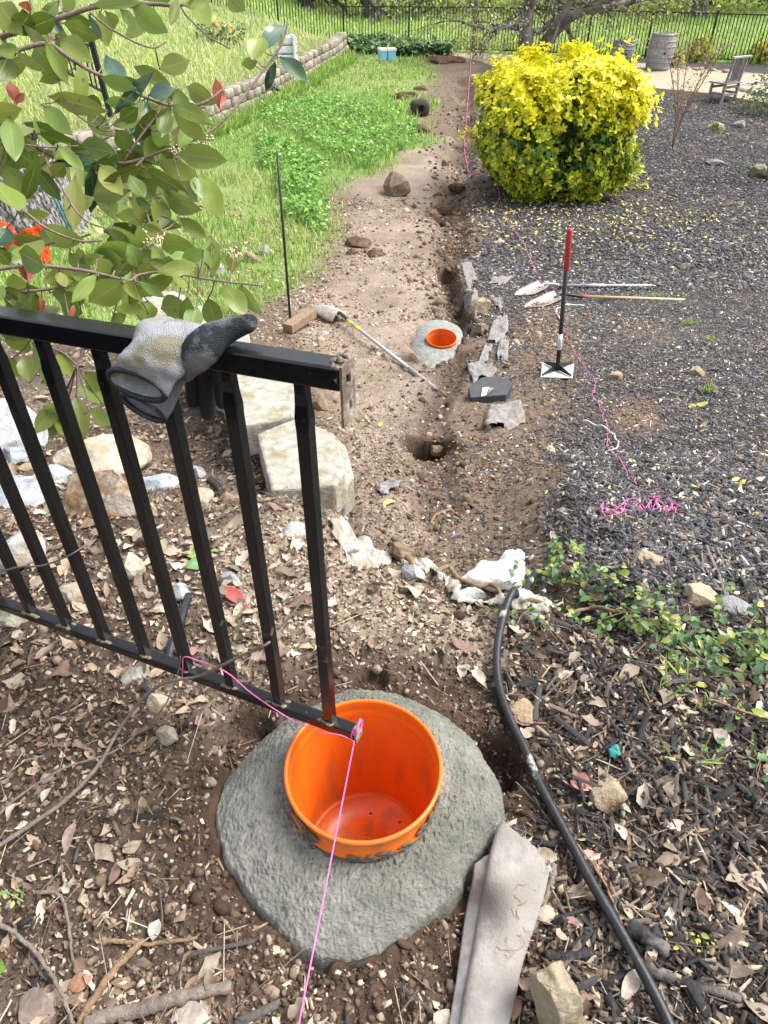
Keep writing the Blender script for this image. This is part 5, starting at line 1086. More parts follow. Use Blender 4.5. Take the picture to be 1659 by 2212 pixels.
# ------------------------------------------------------------------ yellow bush
m_bush = M('bush_leaf', attr=True, rough=.35, var=.12, nscale=10, trans=.22, spec=.4)
def rosettes(centres, normals, cols, L, nl=5, name='foliage', parent=None, mat=m_bush, spread=.75):
    """little whorls of leaves: centre, outward direction, colour"""
    n = len(centres); Vs, Cs = [], []
    T = np.array([(0,0,0),(.30,-.24,.05),(.34,0,0),(.30,.24,.05),(.72,-.22,.02),(.75,0,-.04),(.72,.22,.02),(1,0,-.06)])
    F1 = [np.array([(1,4,5,2),(2,5,6,3)]), np.array([(0,1,2),(0,2,3),(4,7,5),(5,7,6)])]
    P, Rm, S, Cc = [], [], [], []
    for k in range(nl):
        a = 2*np.pi*k/nl+rng.uniform(0, 6.28, n); el = rng.uniform(.1, 1.0, n)*spread
        up = normals+rng.normal(0, .35, (n, 3)); up /= np.linalg.norm(up, axis=1)[:, None]
        t = np.cross(up, rng.normal(0, 1, (n, 3))); t /= np.linalg.norm(t, axis=1)[:, None]; w = np.cross(up, t)
        d = (t*np.cos(a)[:, None]+w*np.sin(a)[:, None])*np.cos(el)[:, None]+up*np.sin(el)[:, None]
        y = np.cross(up, d); y /= np.linalg.norm(y, axis=1)[:, None]; z = np.cross(d, y)
        P.append(centres); Rm.append(np.stack([d, y, z], -1)); S.append(np.repeat((L*rng.uniform(.7, 1.25, n))[:, None], 3, 1)); Cc.append(np.clip(cols*(1+rng.normal(0, .12, (n, 1))), .01, 1))
    o = scatter(name, T, F1, np.concatenate(P), np.concatenate(Rm), np.concatenate(S), np.concatenate(Cc), mat, True)
    if parent is not None: o.parent = parent; o.matrix_parent_inverse = Matrix.Translation(-parent.location)
    return o
bc = np.array([2.96, 13.45]); bz = zbase(*bc); bush = thing('golden_shrub', (bc[0], bc[1], bz), 'big rounded boxy golden euonymus bush, yellow on top and green below', 'bush')
n = 17000; u = rng.normal(0, 1, (n, 3)); u /= np.linalg.norm(u, axis=1)[:, None]
se = np.sign(u)*np.abs(u)**.55; se /= (np.abs(se)**3.6).sum(1)[:, None]**(1/3.6)
lumpy = 1+.34*fbm(u[:, 0]*2.6+u[:, 2]*1.7, u[:, 1]*2.6-u[:, 2]*1.3, 201, 3)*2+.30*fbm(u[:, 0]*6+u[:, 2]*5, u[:, 1]*6-u[:, 2]*4, 202, 3)+(rng.rand(n) < .05)*rng.uniform(.04, .22, n)*(.4+.6*(u[:, 2] > 0))
dp = rng.beta(5, 1.1, n)
H2 = 1.94
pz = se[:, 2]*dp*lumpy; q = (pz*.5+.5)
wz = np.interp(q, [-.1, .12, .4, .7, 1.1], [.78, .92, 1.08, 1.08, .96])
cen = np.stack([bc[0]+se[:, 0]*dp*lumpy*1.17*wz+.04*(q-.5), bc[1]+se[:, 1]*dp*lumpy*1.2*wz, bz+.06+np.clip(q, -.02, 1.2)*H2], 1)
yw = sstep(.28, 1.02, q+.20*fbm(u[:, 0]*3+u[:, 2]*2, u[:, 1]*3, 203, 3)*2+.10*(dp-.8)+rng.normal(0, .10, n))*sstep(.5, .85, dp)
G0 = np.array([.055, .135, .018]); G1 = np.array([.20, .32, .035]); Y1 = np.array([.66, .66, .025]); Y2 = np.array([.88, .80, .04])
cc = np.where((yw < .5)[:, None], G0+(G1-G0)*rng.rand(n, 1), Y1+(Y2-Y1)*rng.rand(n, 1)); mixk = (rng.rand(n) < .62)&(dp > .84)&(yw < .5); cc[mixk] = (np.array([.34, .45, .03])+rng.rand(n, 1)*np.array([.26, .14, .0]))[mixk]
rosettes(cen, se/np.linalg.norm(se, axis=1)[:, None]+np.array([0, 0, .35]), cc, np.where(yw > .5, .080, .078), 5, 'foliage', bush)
sp = thing('golden_shrub', G(1345, 408), 'low yellow green sprig of euonymus leaning out beside the big bush', 'bush'); cs = np.array(sp.location)[None]+np.abs(rng.normal(0, 1, (70, 3)))*np.array([.22, .12, .12])*np.sign(rng.normal(0, 1, (70, 3)))*np.array([1, 1, 0])+rng.rand(70, 1)*np.array([[0, 0, .35]])
rosettes(cs, np.repeat([[0, 0, 1.]], 70, 0), np.repeat([[.50, .48, .04]], 70, 0), .075, 5, 'foliage', sp)
b = MB(); sl = np.array(sp.location)
for k in range(6): b.tube([sl, sl+[random.gauss(0, .15), random.gauss(0, .08), random.uniform(.15, .3)]], .006, 5)
b.build('stem', m_stickb, sp, True)
sp2 = thing('golden_shrub', G(1012, 305), 'small yellow sprig at the trench edge left of the big bush', 'bush'); cs = np.array(sp2.location)[None]+rng.normal(0, 1, (40, 3))*np.array([.12, .08, .03])+rng.rand(40, 1)*np.array([[0, 0, .25]])
rosettes(cs, np.repeat([[0, 0, 1.]], 40, 0), np.repeat([[.50, .46, .04]], 40, 0), .07, 5, 'foliage', sp2)
b = MB()
for k in range(12):
    a = random.uniform(0, 6.28); b.tube(smoothline([(bc[0]+.2*math.cos(a), bc[1]+.2*math.sin(a), bz-.05), (bc[0]+.5*math.cos(a), bc[1]+.5*math.sin(a), bz+.6), (bc[0]+.8*math.cos(a), bc[1]+.8*math.sin(a), bz+1.5)], 4), [.03]*5+[.012]*4, 6)
b.build('stem', m_stickb, bush, True)

# ------------------------------------------------------------------ trees
m_bark = M('oak_bark', (.36, .34, .33), .95, .4, 9, bump=1.0, bscale=16, bdist=.06, stretch=(2.2, 2.2, .7), spec=.1, col2=(.085, .078, .075), c2scale=13, c2lo=.47, c2hi=.55)
m_barkd = M('dark_oak_bark', (.055, .048, .044), .95, .35, 6, bump=.9, bscale=12, bdist=.04, stretch=(2, 2, .5), spec=.1, col2=(.22, .22, .20), c2scale=3, c2lo=.55, c2hi=.7)
m_bgleaf = M('tree_leaf', attr=True, rough=.6, var=.2, nscale=2, trans=.3)
def limb(b, p, d, L, r, lev, tips, droop=.0, nb=3, rs=random):
    q = [np.array(p)]; d = np.array(d)/np.linalg.norm(d); n = 6
    for k in range(n):
        d = d+np.array([rs.gauss(0, .20), rs.gauss(0, .20), rs.gauss(0, .14)-droop]); d /= np.linalg.norm(d); q.append(q[-1]+d*L/n)
    rad = [r*(1-.62*k/n) for k in range(n+1)]; b.tube(q, rad, 7 if lev > 1 else 4, True)
    if lev <= 0: tips += q[2:]; return
    for k in range(nb+(lev == 1)):
        i = rs.randint(2, n); dd = d+np.array([rs.gauss(0, .8), rs.gauss(0, .8), rs.gauss(.05, .6)]); limb(b, q[i], dd, L*rs.uniform(.5, .8), rad[i]*.62, lev-1, tips, droop, nb, rs)
    limb(b, q[-1], d, L*.6, rad[-1], lev-1, tips, droop, nb, rs)
def leafcloud(name, P, L, cols, parent, sd_=.25):
    P = P+rng.normal(0, sd_, P.shape); n = len(P)
    o = scatter(name, LW, LWF, P, rots(n, .9), np.repeat((L*rng.lognormal(0, .25, n))[:, None], 3, 1), pal(n, cols), m_bgleaf, True, rng.randint(0, 4, n))
    o.parent = parent; o.matrix_parent_inverse = Matrix.Translation(-parent.location); return o
def tree(x, y, stems, label, leafcols, L, nleaf, lev=3, bark=m_barkd, group=None, sd_=.3, seed=1, z=None, droop=0):
    rs = random.Random(seed); z0 = zbase(x, y) if z is None else z; t = thing('oak_tree', (x, y, z0), label, 'tree', group); tips = []
    b = MB()
    for pts, r0, r1 in stems:
        q = smoothline([np.array([x, y, z0])+np.array(p) for p in pts], 6); k = len(q); rad = [(r0+(r1-r0)*(i/(k-1))**.7)*(1+.35*math.exp(-i*.8))*rs.uniform(.93, 1.07) for i in range(k)]; b.tube(q, rad, 12)
        for i in range(k//3, k, 3): limb(b, q[i], np.array([rs.gauss(0, 1), rs.gauss(0, .8), rs.gauss(.25, .5)]), 1.7*(r0/.2)**.5, rad[i]*.5, lev-1, tips, droop, 3, rs)
        limb(b, q[-1], q[-1]-q[-3], 1.6, rad[-1], lev-1, tips, droop, 3, rs)
    b.build('trunk', bark, t, True); tips = np.array(tips); P = tips[rng.randint(0, len(tips), nleaf)]
    leafcloud('crown', P, L, leafcols, t, sd_); return t
m_lich = M('lichen_bark', (.19, .18, .165), .95, .3, 6, bump=.9, bscale=12, bdist=.04, spec=.1, col2=(.075, .065, .058), c2scale=3, c2lo=.46, c2hi=.6)
OL = [(.30, .33, .10), (.42, .42, .16), (.20, .24, .07), (.5, .48, .25)]
tree(5.0, 29.6, [([(0, 0, -.2), (.02, 0, .6), (-.05, 0, 1.3), (.1, 0, 2.2), (0, 0, 3.0)], .30, .16), ([(.5, .1, -.2), (.75, .1, .5), (1.15, 0, 1.05), (1.7, -.1, 1.45), (2.5, -.2, 1.6), (3.4, -.2, 1.75)], .27, .10), ([(0, 0, 1.0), (-.7, 0, 1.05), (-1.3, -.1, .95), (-1.7, -.1, 1.05)], .12, .05), ([(.7, .1, .55), (1.3, -.1, 1.6), (1.6, -.2, 2.5)], .17, .08)], 'gnarled grey lichen covered oak with two trunks by the far fence behind the bush', OL, .085, 5200, 3, m_lich, sd_=.4, seed=4, droop=.07)
tree(-4.0, 43.5, [([(0, 0, -.3), (.1, 0, 1.5), (-.1, 0, 3), (0, 0, 5)], .42, .25), ([(.3, 0, .4), (.9, 0, 1.6), (1.4, 0, 3.0)], .2, .12)], 'dark oak trunk in the meadow beyond the fence, left of the other dark one', OL, .16, 2600, 3, m_barkd, 'oaks beyond the fence', .6, 8)
tree(-.6, 44, [([(0, 0, -.3), (-.1, 0, 1.5), (0, 0, 3), (.3, 0, 5)], .48, .3), ([(-.3, 0, .8), (-1.1, 0, 1.7), (-1.8, 0, 3.2)], .2, .1)], 'pale barked oak trunk beyond the far fence, right of the dark one', OL, .16, 2600, 3, m_lich, 'oaks beyond the fence', .6, 12)
tree(16.5, 44.5, [([(0, 0, -.3), (-.1, 0, 1.5), (.4, 0, 3), (.3, 0, 5)], .45, .3), ([(.3, 0, .8), (1.3, 0, 1.7), (2.8, 0, 2.2)], .25, .1)], 'spreading oak at the meadow edge beyond the fence far right', OL, .17, 2600, 3, m_lich, 'oaks beyond the fence', .6, 22)
tree(11.5, 45.5, [([(0, 0, -.3), (-.1, 0, 1.5), (.4, 0, 3), (.3, 0, 5)], .4, .3), ([(.0, 0, .8), (-1.3, 0, 1.4), (-3.2, 0, 1.6)], .22, .08)], 'oak with low drooping limbs at the meadow edge right of the gnarled oak', OL, .17, 2600, 3, m_lich, 'oaks beyond the fence', .6, 31)
# shrubs closing the view at the top
def shrub(x, y, w, h_, cols, label, n=1500, L=.2, group=None, name='wild_shrub'):
    z0 = zbase(x, y); t = thing(name, (x, y, z0), label, 'shrub', group); u = rng.normal(0, 1, (n, 3)); u /= np.linalg.norm(u, axis=1)[:, None]; r = rng.beta(4, 1.2, n)*(1+.5*fbm(u[:, 0]*2.5+x, u[:, 1]*2.5+u[:, 2]*2, 211, 3))
    P = np.stack([x+u[:, 0]*r*w/2, y+u[:, 1]*r*w/2, z0+np.abs(u[:, 2])*r*h_*1.0+.05], 1); leafcloud('foliage', P, L, cols, t, .05*w)
    b = MB()
    for k in range(5): b.tube([(x+random.gauss(0, .06*w), y, z0-.1), (x+random.gauss(0, .15*w), y, z0+h_*.5), (x+random.gauss(0, .25*w), y+random.gauss(0, .1*w), z0+h_*.85)], [.02*w, .012*w, .005*w], 5)
    b.build('stem', m_stick, t, True); return t
YG = [(.34, .38, .06), (.45, .46, .09), (.25, .30, .05)]; GG = [(.16, .21, .08), (.22, .26, .10), (.11, .15, .06)]
for a in [(-10.5, 43.5, 4.5, 3.2, YG, 'yellow green wild shrub at the far left of the meadow edge'), (-7.0, 45.5, 5, 3.6, GG, 'grey green wild shrub behind the dark oak trunk'), (-2.2, 46.5, 5, 3.0, YG, 'yellow green wild shrub between the two dark trunks'), (2.0, 45, 5, 2.6, GG, 'dark grey green thicket shrub right of the pale oak trunk'), (5.5, 47, 5, 3.2, YG, 'yellow green wild shrub above the corner post'), (9.5, 47, 5, 3.0, GG, 'grey green wild shrub behind the gnarled oak'), (13.5, 46.5, 5, 3.5, YG, 'yellow green wild shrub above the barrels'), (17.3, 47, 5, 3.6, YG, 'tall yellow green wild shrub above the chair'), (21.5, 46.5, 6, 3.6, GG, 'grey green wild shrub at the far right edge'), (-14, 42, 5, 3.2, GG, 'grey green wild shrub behind the left end of the far fence')]: shrub(*a, group='wild shrubs beyond the meadow')
YF = [(.55, .50, .06), (.42, .42, .08), (.30, .34, .08)]
for x, y, w, h_, lab, k in [(1505, 128, 60, 42, 'yellow flowering shrub against the far fence left of the chair back', 0), (1640, 130, 60, 36, 'yellow flowering shrub against the far fence right of the chair back', 0), (1455, 140, 40, 30, 'small yellowish shrub beside the taller barrel', 0)]:
    g = G(x, y+4); s = dep(g)/F; shrub(g[0], g[1], w*s, h_*s, YF, lab, 500, .12, None, 'flowering_shrub')
g = G(1652, 245); s = dep(g)/F; shrub(g[0]+.3, g[1], 2.0, 1.0, [(.12, .20, .07), (.18, .26, .10), (.08, .14, .05)], 'green rosemary like shrub cut by the right edge below the white ring', 1400, .07, None, 'green_shrub')
g = plumb(470, 30, 26); gx = g; z0 = zbase(g[0], g[1]); pp = thing('poppy_plant', (g[0], g[1], z0), 'orange poppies blooming on a green clump at the top of the hill', 'flowers')
P = np.array([g[0], g[1], z0])+rng.rand(300, 3)*np.array([1.4, .6, .55])-np.array([.7, .3, 0]); leafcloud('foliage', P, .12, GG, pp, .05)
P = np.array([g[0], g[1], z0])+rng.rand(7, 3)*np.array([1.2, .2, .3])+np.array([-.5, -.4, .38]); rosettes(P, np.repeat([[0, -.3, 1.]], 7, 0), np.repeat([[.80, .28, .03]], 7, 0), .08, 5, 'blossom', pp)
# bare sapling in the mulch
def sapling(x, y, hpx, label, cols, spread=.5, seed=3, leaves=500):
    g = G(x, y); rs = random.Random(seed); H_ = hpx*dep(g)/F/.88; t = thing('sapling', g, label, 'sapling'); b = MB(); tips = []
    for k in range(5):
        a = rs.uniform(0, 6.28); q = smoothline([g, g+np.array([.10*math.cos(a), .1*math.sin(a), H_*.35]), g+np.array([spread*.7*math.cos(a), spread*.6*math.sin(a), H_*rs.uniform(.65, .8)]), g+np.array([spread*math.cos(a), spread*.9*math.sin(a), H_*rs.uniform(.85, 1.02)])], 5); b.tube(q, [.016-.011*i/(len(q)-1) for i in range(len(q))], 6)
        for i in range(5, len(q)):
            for j in range(2):
                e = q[i]+np.array([rs.gauss(0, .16), rs.gauss(0, .16), rs.uniform(.08, .28)]); b.tube([q[i], (q[i]+e)/2+np.array([0, 0, -.01]), e], [.005, .004, .0025], 4); tips += [e, (q[i]+e)/2]
    b.build('stem', M('reddish_stem', (.20, .13, .11), .8, .2), t, True); tips = np.array(tips); leafcloud('foliage', tips[rng.randint(0, len(tips), leaves)], .045, cols, t, .04); return t
sapling(1452, 320, 172, 'thin sparse sapling with reddish twigs in front of the patio', [(.34, .20, .14), (.36, .34, .16), (.42, .26, .18)], .62)
sapling(1656, 392, 130, 'slender bare sapling on a brown mound at the right edge', [(.25, .24, .12), (.30, .20, .13)], .3, 9, 120)
# patio edging and white ring
ed = np.array([G(x, y) for x, y in ((1240,190),(1320,193),(1404,198),(1480,205),(1540,211),(1610,224),(1700,238))]); b = MB()
for a, c in zip(ed[:-1], ed[1:]): b.bar(a+[0, 0, .03], c+[0, 0, .03], .05, .16)
o = b.build('edging_board', M('tan_board', (.42, .34, .26), .9, .2), None, origin=ed[2]); tag(o, 'low tan edging board between sandy patio and mulch', 'edging')
cr = G(1668, 196); rr = .78; q = [cr+np.array([rr*1.2*math.cos(t), rr*math.sin(t)*1.6, .05]) for t in np.linspace(0, 2*math.pi, 40)]
o = MB().tube(q, .055, 8).build('border_hose', M('white_hose', (.5, .48, .45), .5, .1), None, True, origin=cr); tag(o, 'white ring of hose around a planting bed at the right edge of the patio', 'border')
q = [plumb(x, y, 25) for x, y in ((1655, 200), (1653, 170), (1657, 130))]
for x, y, w, h_, lab in [(1420+30*k, 141+k*2.6, 24, 9, lab) for k, lab in enumerate(('first border stone behind the taller barrel', 'second border stone along the patio back', 'third border stone along the patio back', 'fourth border stone left of the chair back', 'fifth border stone right behind the chair back', 'border stone between chair and right edge', 'last border stone at the right edge of the patio back'))]: rock(x, y, w, h_, ((.30, .24, .20), (.40, .34, .30)), lab, 0, .3, .8, sub=3)
# big oak trunk at the left
z0 = zbase(-5.1, 10.3); tk = thing('oak_tree', (-5.3, 10.75, z0), 'massive rough grey oak trunk leaning out of the left edge behind the shrub', 'tree')
a_, zz_ = np.meshgrid(np.linspace(0, 2*np.pi, 360, endpoint=False), np.linspace(-.3, 4.2, 300)); cxk = -5.2-.24*zz_-.02*zz_**2; rk = .66+.28*np.exp(-(zz_+.3)*2.0)-.02*zz_
rk = rk*(1+.06*np.sin(a_*3+zz_*.8)); cell = np.abs(fbm(np.cos(a_)*7+zz_*.6, zz_*5+np.sin(a_)*7, 221, 3))+.8*np.abs(fbm(a_*22, zz_*9, 222, 2)); rk = rk+.085*cell-.02
V = np.stack([cxk+rk*np.cos(a_), 10.75+rk*np.sin(a_), z0+zz_], -1); i = np.arange(V.shape[0]*120).reshape(-1, 360); j = np.roll(i, -1, 1)
o = link_mesh('trunk', V.reshape(-1, 3), np.stack([i[:-1], j[:-1], j[1:], i[1:]], -1).reshape(-1, 4), m_bark, True, origin=tk.location); o.parent = tk; o.location = (0, 0, 0)
m_teal = M('teal_stake', (.02, .11, .12), .45, .1)
p0, p1 = at(74, 322, 9.4), at(150, 492, 9.35)
for k, lab in ((0, 'upper of two dark teal stakes leaning on the oak trunk'), (1, 'lower of two dark teal stakes leaning on the oak trunk')):
    of = np.array([.045*k-.02, 0, -.02*k]); o = MB().tube([p0+of, p1+of+(p1-p0)*.15], .016, 8).build('leaning_stake', m_teal, None, True, origin=p1+of); tag(o, lab, 'stake')
# orange netting
m_net = M('orange_netting', (.80, .12, .015), .55, .15, 20, trans=.2); g = G(68, 575); nt = thing('orange_netting', g, 'crumpled heap of orange plastic safety netting at the foot of the oak trunk', 'netting'); b = MB()
nu, nv = 34, 20; Pn = np.zeros((nu, nv, 3))
for i in range(nu):
    for j in range(nv):
        u, v = i/(nu-1), j/(nv-1); Pn[i, j] = g+np.array([(u-.5)*.60+.05*float(fbm(np.array(u*4), np.array(v*3), 231, 3)), .25*float(fbm(np.array(u*5+3), np.array(v*4), 232, 3))+.12*(v-.5), v*.44*(1+.5*float(fbm(np.array(u*3+9), np.array(v*1.), 233, 2)))+.02])
for i in range(nu): b.tube(Pn[i], .0045, 4, False)
for j in range(nv): b.tube(Pn[:, j], .0045, 4, False)
b.build('mesh', m_net, nt, True)
MB().add(Pn.reshape(-1, 3)+np.array([0, .03, 0]), [(i*nv+j, i*nv+j+1, (i+1)*nv+j+1, (i+1)*nv+j) for i in range(nu-1) for j in range(nv-1)]).build('crumpled_layer', m_net, nt, True)

# ------------------------------------------------------------------ photinia branches hanging in from the left
m_twig = M('photinia_bark', (.20, .145, .12), .8, .3, 60, bump=.5, bscale=120, spec=.25)
def leafmat(name, rough, spec, trans, lo, hi):
    m = bpy.data.materials.new(name); m.use_nodes = True; t = m.node_tree; N, L = t.nodes, t.links; b = N['Principled BSDF']; b.inputs['Roughness'].default_value = rough; b.inputs['Specular IOR Level'].default_value = spec
    a = N.new('ShaderNodeAttribute'); a.attribute_name = 'col'; uv = N.new('ShaderNodeUVMap'); uv.uv_map = 'uv'; sx = N.new('ShaderNodeSeparateXYZ'); L.new(uv.outputs[0], sx.inputs[0])
    def mth(op, x, y=None):
        n = N.new('ShaderNodeMath'); n.operation = op
        for i, q in enumerate((x, y)):
            if q is None: continue
            if isinstance(q, (int, float)): n.inputs[i].default_value = q
            else: L.new(q, n.inputs[i])
        return n.outputs[0]
    au = mth('ABSOLUTE', mth('SUBTRACT', sx.outputs[0], .5)); mid = mth('LESS_THAN', au, .022)
    vein = mth('LESS_THAN', mth('FRACT', mth('ADD', mth('MULTIPLY', sx.outputs[1], 11.0), mth('MULTIPLY', au, -4.0))), .10); vein = mth('MULTIPLY', vein, .22)
    fac = mth('MAXIMUM', mid, vein); mx = N.new('ShaderNodeMix'); mx.data_type = 'RGBA'; L.new(mth('MULTIPLY', fac, .55), mx.inputs[0]); L.new(a.outputs['Color'], mx.inputs[6]); mx.inputs[7].default_value = (*hi, 1)
    tc = N.new('ShaderNodeTexCoord'); ns = N.new('ShaderNodeTexNoise'); ns.inputs['Scale'].default_value = 55; ns.inputs['Detail'].default_value = 5; L.new(tc.outputs['Object'], ns.inputs['Vector'])
    mr = N.new('ShaderNodeMapRange'); L.new(ns.outputs['Fac'], mr.inputs[0]); mr.inputs[1].default_value = .66; mr.inputs[2].default_value = .72; mr.inputs[4].default_value = .55
    m2 = N.new('ShaderNodeMix'); m2.data_type = 'RGBA'; L.new(mr.outputs[0], m2.inputs[0]); L.new(mx.outputs[2], m2.inputs[6]); m2.inputs[7].default_value = (.055, .05, .012, 1); L.new(m2.outputs[2], b.inputs['Base Color'])
    tr = N.new('ShaderNodeBsdfTranslucent'); L.new(m2.outputs[2], tr.inputs[0]); ms = N.new('ShaderNodeMixShader'); ms.inputs[0].default_value = trans; L.new(b.outputs[0], ms.inputs[1]); L.new(tr.outputs[0], ms.inputs[2]); L.new(ms.outputs[0], N['Material Output'].inputs[0]); return m
m_ph = leafmat('photinia_leaf', .34, .45, .38, 0, (.34, .36, .12)); m_pht = leafmat('glossy_leaf', .17, .75, .08, 0, (.13, .20, .10)); m_new = leafmat('new_red_leaf', .4, .4, .3, 0, (.5, .2, .1))
BR = [
 ([(-40,88,1.30),(0,80,1.28),(60,62,1.27),(140,35,1.27),(220,12,1.27),(330,9,1.28),(385,12,1.28),(430,-2,1.28)], .0075, .0035),
 ([(-30,132,1.2),(0,124,1.2),(60,102,1.2),(107,96,1.2),(150,125,1.2),(200,155,1.21),(270,186,1.22),(320,213,1.23),(370,228,1.24),(420,228,1.24),(450,217,1.24),(485,190,1.25)], .0055, .0028),
 ([(370,320,1.3),(420,300,1.31),(460,280,1.32),(505,235,1.33),(540,190,1.34),(575,145,1.35),(600,110,1.35),(615,78,1.35),(622,46,1.35)], .0038, .0022),
 ([(-40,225,1.25),(0,262,1.25),(30,282,1.25),(65,307,1.25),(110,335,1.26),(150,346,1.27),(200,350,1.28),(265,352,1.29),(310,342,1.3),(370,320,1.3),(445,305,1.31)], .0075, .0025),
 ([(-30,418,1.15),(0,430,1.15),(50,455,1.15),(100,493,1.16),(170,520,1.17),(222,519,1.18)], .0036, .002),
 ([(-30,556,1.2),(0,548,1.2),(40,538,1.2),(75,532,1.2),(165,515,1.21),(230,494,1.22)], .0034, .002),
 ([(-40,585,1.08),(0,581,1.08),(60,574,1.08),(115,576,1.09),(190,586,1.10),(250,600,1.11),(281,606,1.12),(300,594,1.13),(340,588,1.14),(380,591,1.15),(480,608,1.17),(562,616,1.18)], .0042, .002),
 ([(-40,634,1.18),(0,631,1.18),(75,628,1.18),(165,613,1.19),(240,578,1.2),(310,536,1.21),(345,500,1.22)], .0038, .002),
 ([(-30,660,1.12),(15,680,1.13),(60,712,1.14),(100,745,1.15),(140,765,1.16),(165,790,1.16)], .004, .002),
 ([(102,64,1.26),(110,100,1.24),(117,140,1.23),(125,170,1.22),(135,202,1.21),(150,232,1.21),(170,252,1.21),(208,276,1.22)], .003, .0016),
 ([(98,342,1.24),(112,370,1.22),(126,392,1.21),(142,420,1.2),(160,450,1.2),(180,472,1.2),(202,485,1.2),(235,495,1.21)], .003, .0018),
 ([(195,28,1.26),(220,48,1.25),(245,66,1.25),(300,95,1.25),(335,103,1.26),(360,90,1.27)], .0028, .0016),
 ([(388,12,1.28),(405,36,1.28),(427,58,1.28),(455,82,1.29),(497,105,1.3)], .0026, .0016),
 ([(310,342,1.3),(290,370,1.27),(300,420,1.26),(318,465,1.25),(328,500,1.24),(322,530,1.23)], .003, .0018),
 ([(265,352,1.29),(300,300,1.28),(330,260,1.28),(350,230,1.28),(372,190,1.28)], .003, .0016),
 ([(0,300,1.22),(40,310,1.22),(100,318,1.22),(170,315,1.23)], .0024, .0014),
]
LV = []                                                        # (base, tip, half width px, tone) in the pixels of the reading grid below
for s_, oy in (('735,365,585,292,35,u;690,300,810,262,45,u;455,235,535,362,35,b;640,410,745,385,35,b;580,490,697,475,30,b;765,380,792,500,45,u;800,372,920,440,30,u;745,475,880,602,45,u;570,500,625,652,32,t;490,495,650,320,28,t;465,480,228,420,38,s;180,450,300,572,45,u;375,485,470,582,40,u;100,530,290,602,38,d;650,545,725,612,45,u;500,660,340,632,35,u;440,700,607,800,55,u;430,710,522,832,38,l;420,740,490,934,42,l;402,720,398,910,40,t;335,670,338,832,24,l;220,700,400,690,34,t;325,760,318,985,45,s;0,710,135,850,55,u;0,590,112,692,45,d;-30,780,70,910,55,u;150,720,257,858,40,d;770,665,968,692,48,u;670,695,862,772,42,u;870,740,950,938,48,u;690,835,847,907,42,u;850,760,872,852,40,u;720,760,760,902,45,u;780,780,842,862,40,u;775,940,886,1022,34,u;660,1030,842,1080,44,u;690,850,690,982,44,u;915,1025,912,1150,40,u;350,1040,188,1000,40,u;500,930,612,932,26,u;470,1000,592,1032,35,u;480,1010,490,1112,30,u;600,670,520,600,38,u;540,650,622,692,35,l;630,690,700,615,48,u;500,560,562,642,42,u;-20,0,78,132,48,u;130,0,70,122,45,u;390,20,602,8,24,u;520,40,592,117,20,l;570,30,712,132,50,u;845,-10,895,102,42,l;985,-25,1052,42,40,u;180,40,288,167,26,b;380,60,440,172,22,b;270,100,420,162,40,u;235,150,310,232,45,u;285,210,195,342,50,u;430,50,462,192,45,u;460,50,495,120,32,u;150,190,212,282,42,u;250,160,380,252,40,u;1125,205,1232,100,32,b;1088,262,1135,168,34,u;1208,245,1322,347,36,b;1190,265,1150,388,24,t;1112,265,1050,280,24,u;1215,150,1212,205,14,l;500,350,600,360,26,d;80,60,160,140,40,u;20,130,-30,240,45,u;40,230,-10,340,45,d;620,430,560,520,34,u;60,640,130,700,36,d;300,620,240,680,32,u;560,760,620,850,34,d;440,460,380,420,34,d;520,520,590,470,30,d;640,930,560,1000,36,u;700,990,630,1060,36,u;590,1090,690,1128,36,u;30,980,-20,1060,45,t;100,1080,40,1128,40,u', 0), ('915,-14,920,118,38,u;1015,0,1000,112,30,u;750,0,842,32,30,u;800,250,700,272,40,l;855,80,690,112,34,u;600,95,560,0,42,u;640,190,560,148,38,u;530,155,393,242,52,u;640,290,500,272,34,u;510,150,430,182,30,u;880,20,790,62,34,u;890,90,850,142,34,u;970,165,1052,292,44,u;1040,170,1122,292,40,u;900,225,932,347,44,u;810,220,800,332,30,u;850,260,820,362,30,u;760,270,740,352,30,u;640,240,620,332,34,u;60,120,80,187,36,u;190,150,292,118,34,u;220,200,320,232,32,u;120,210,190,242,34,u;180,250,232,292,32,u;350,290,258,250,34,u;250,110,282,177,18,l;320,180,332,262,32,u;330,640,350,842,44,s;440,680,350,602,34,u;390,700,472,772,34,u;370,545,442,622,38,u;270,700,228,762,32,u;250,670,158,802,40,u;240,720,224,832,22,u;270,740,264,812,20,u;130,590,98,480,36,u;250,460,302,560,36,u;110,380,58,442,36,u;240,400,208,362,30,u;20,370,62,382,28,d;180,590,242,562,28,u;20,60,-20,10,40,t;300,30,350,90,34,u;700,60,770,110,34,d;160,60,110,0,34,u;420,60,470,120,34,u;560,250,600,180,32,u;60,480,10,560,40,u;200,430,150,370,34,d;300,330,360,400,34,u;10,300,70,350,36,u;480,330,540,300,26,u', 531)):
    for q in s_.split(';'):
        a = q.split(','); v = [float(t)*.5 for t in a[:5]]; LV.append((v[0], v[1]+oy, v[2], v[3]+oy, v[4], a[5]))
_rs = random.Random(12)
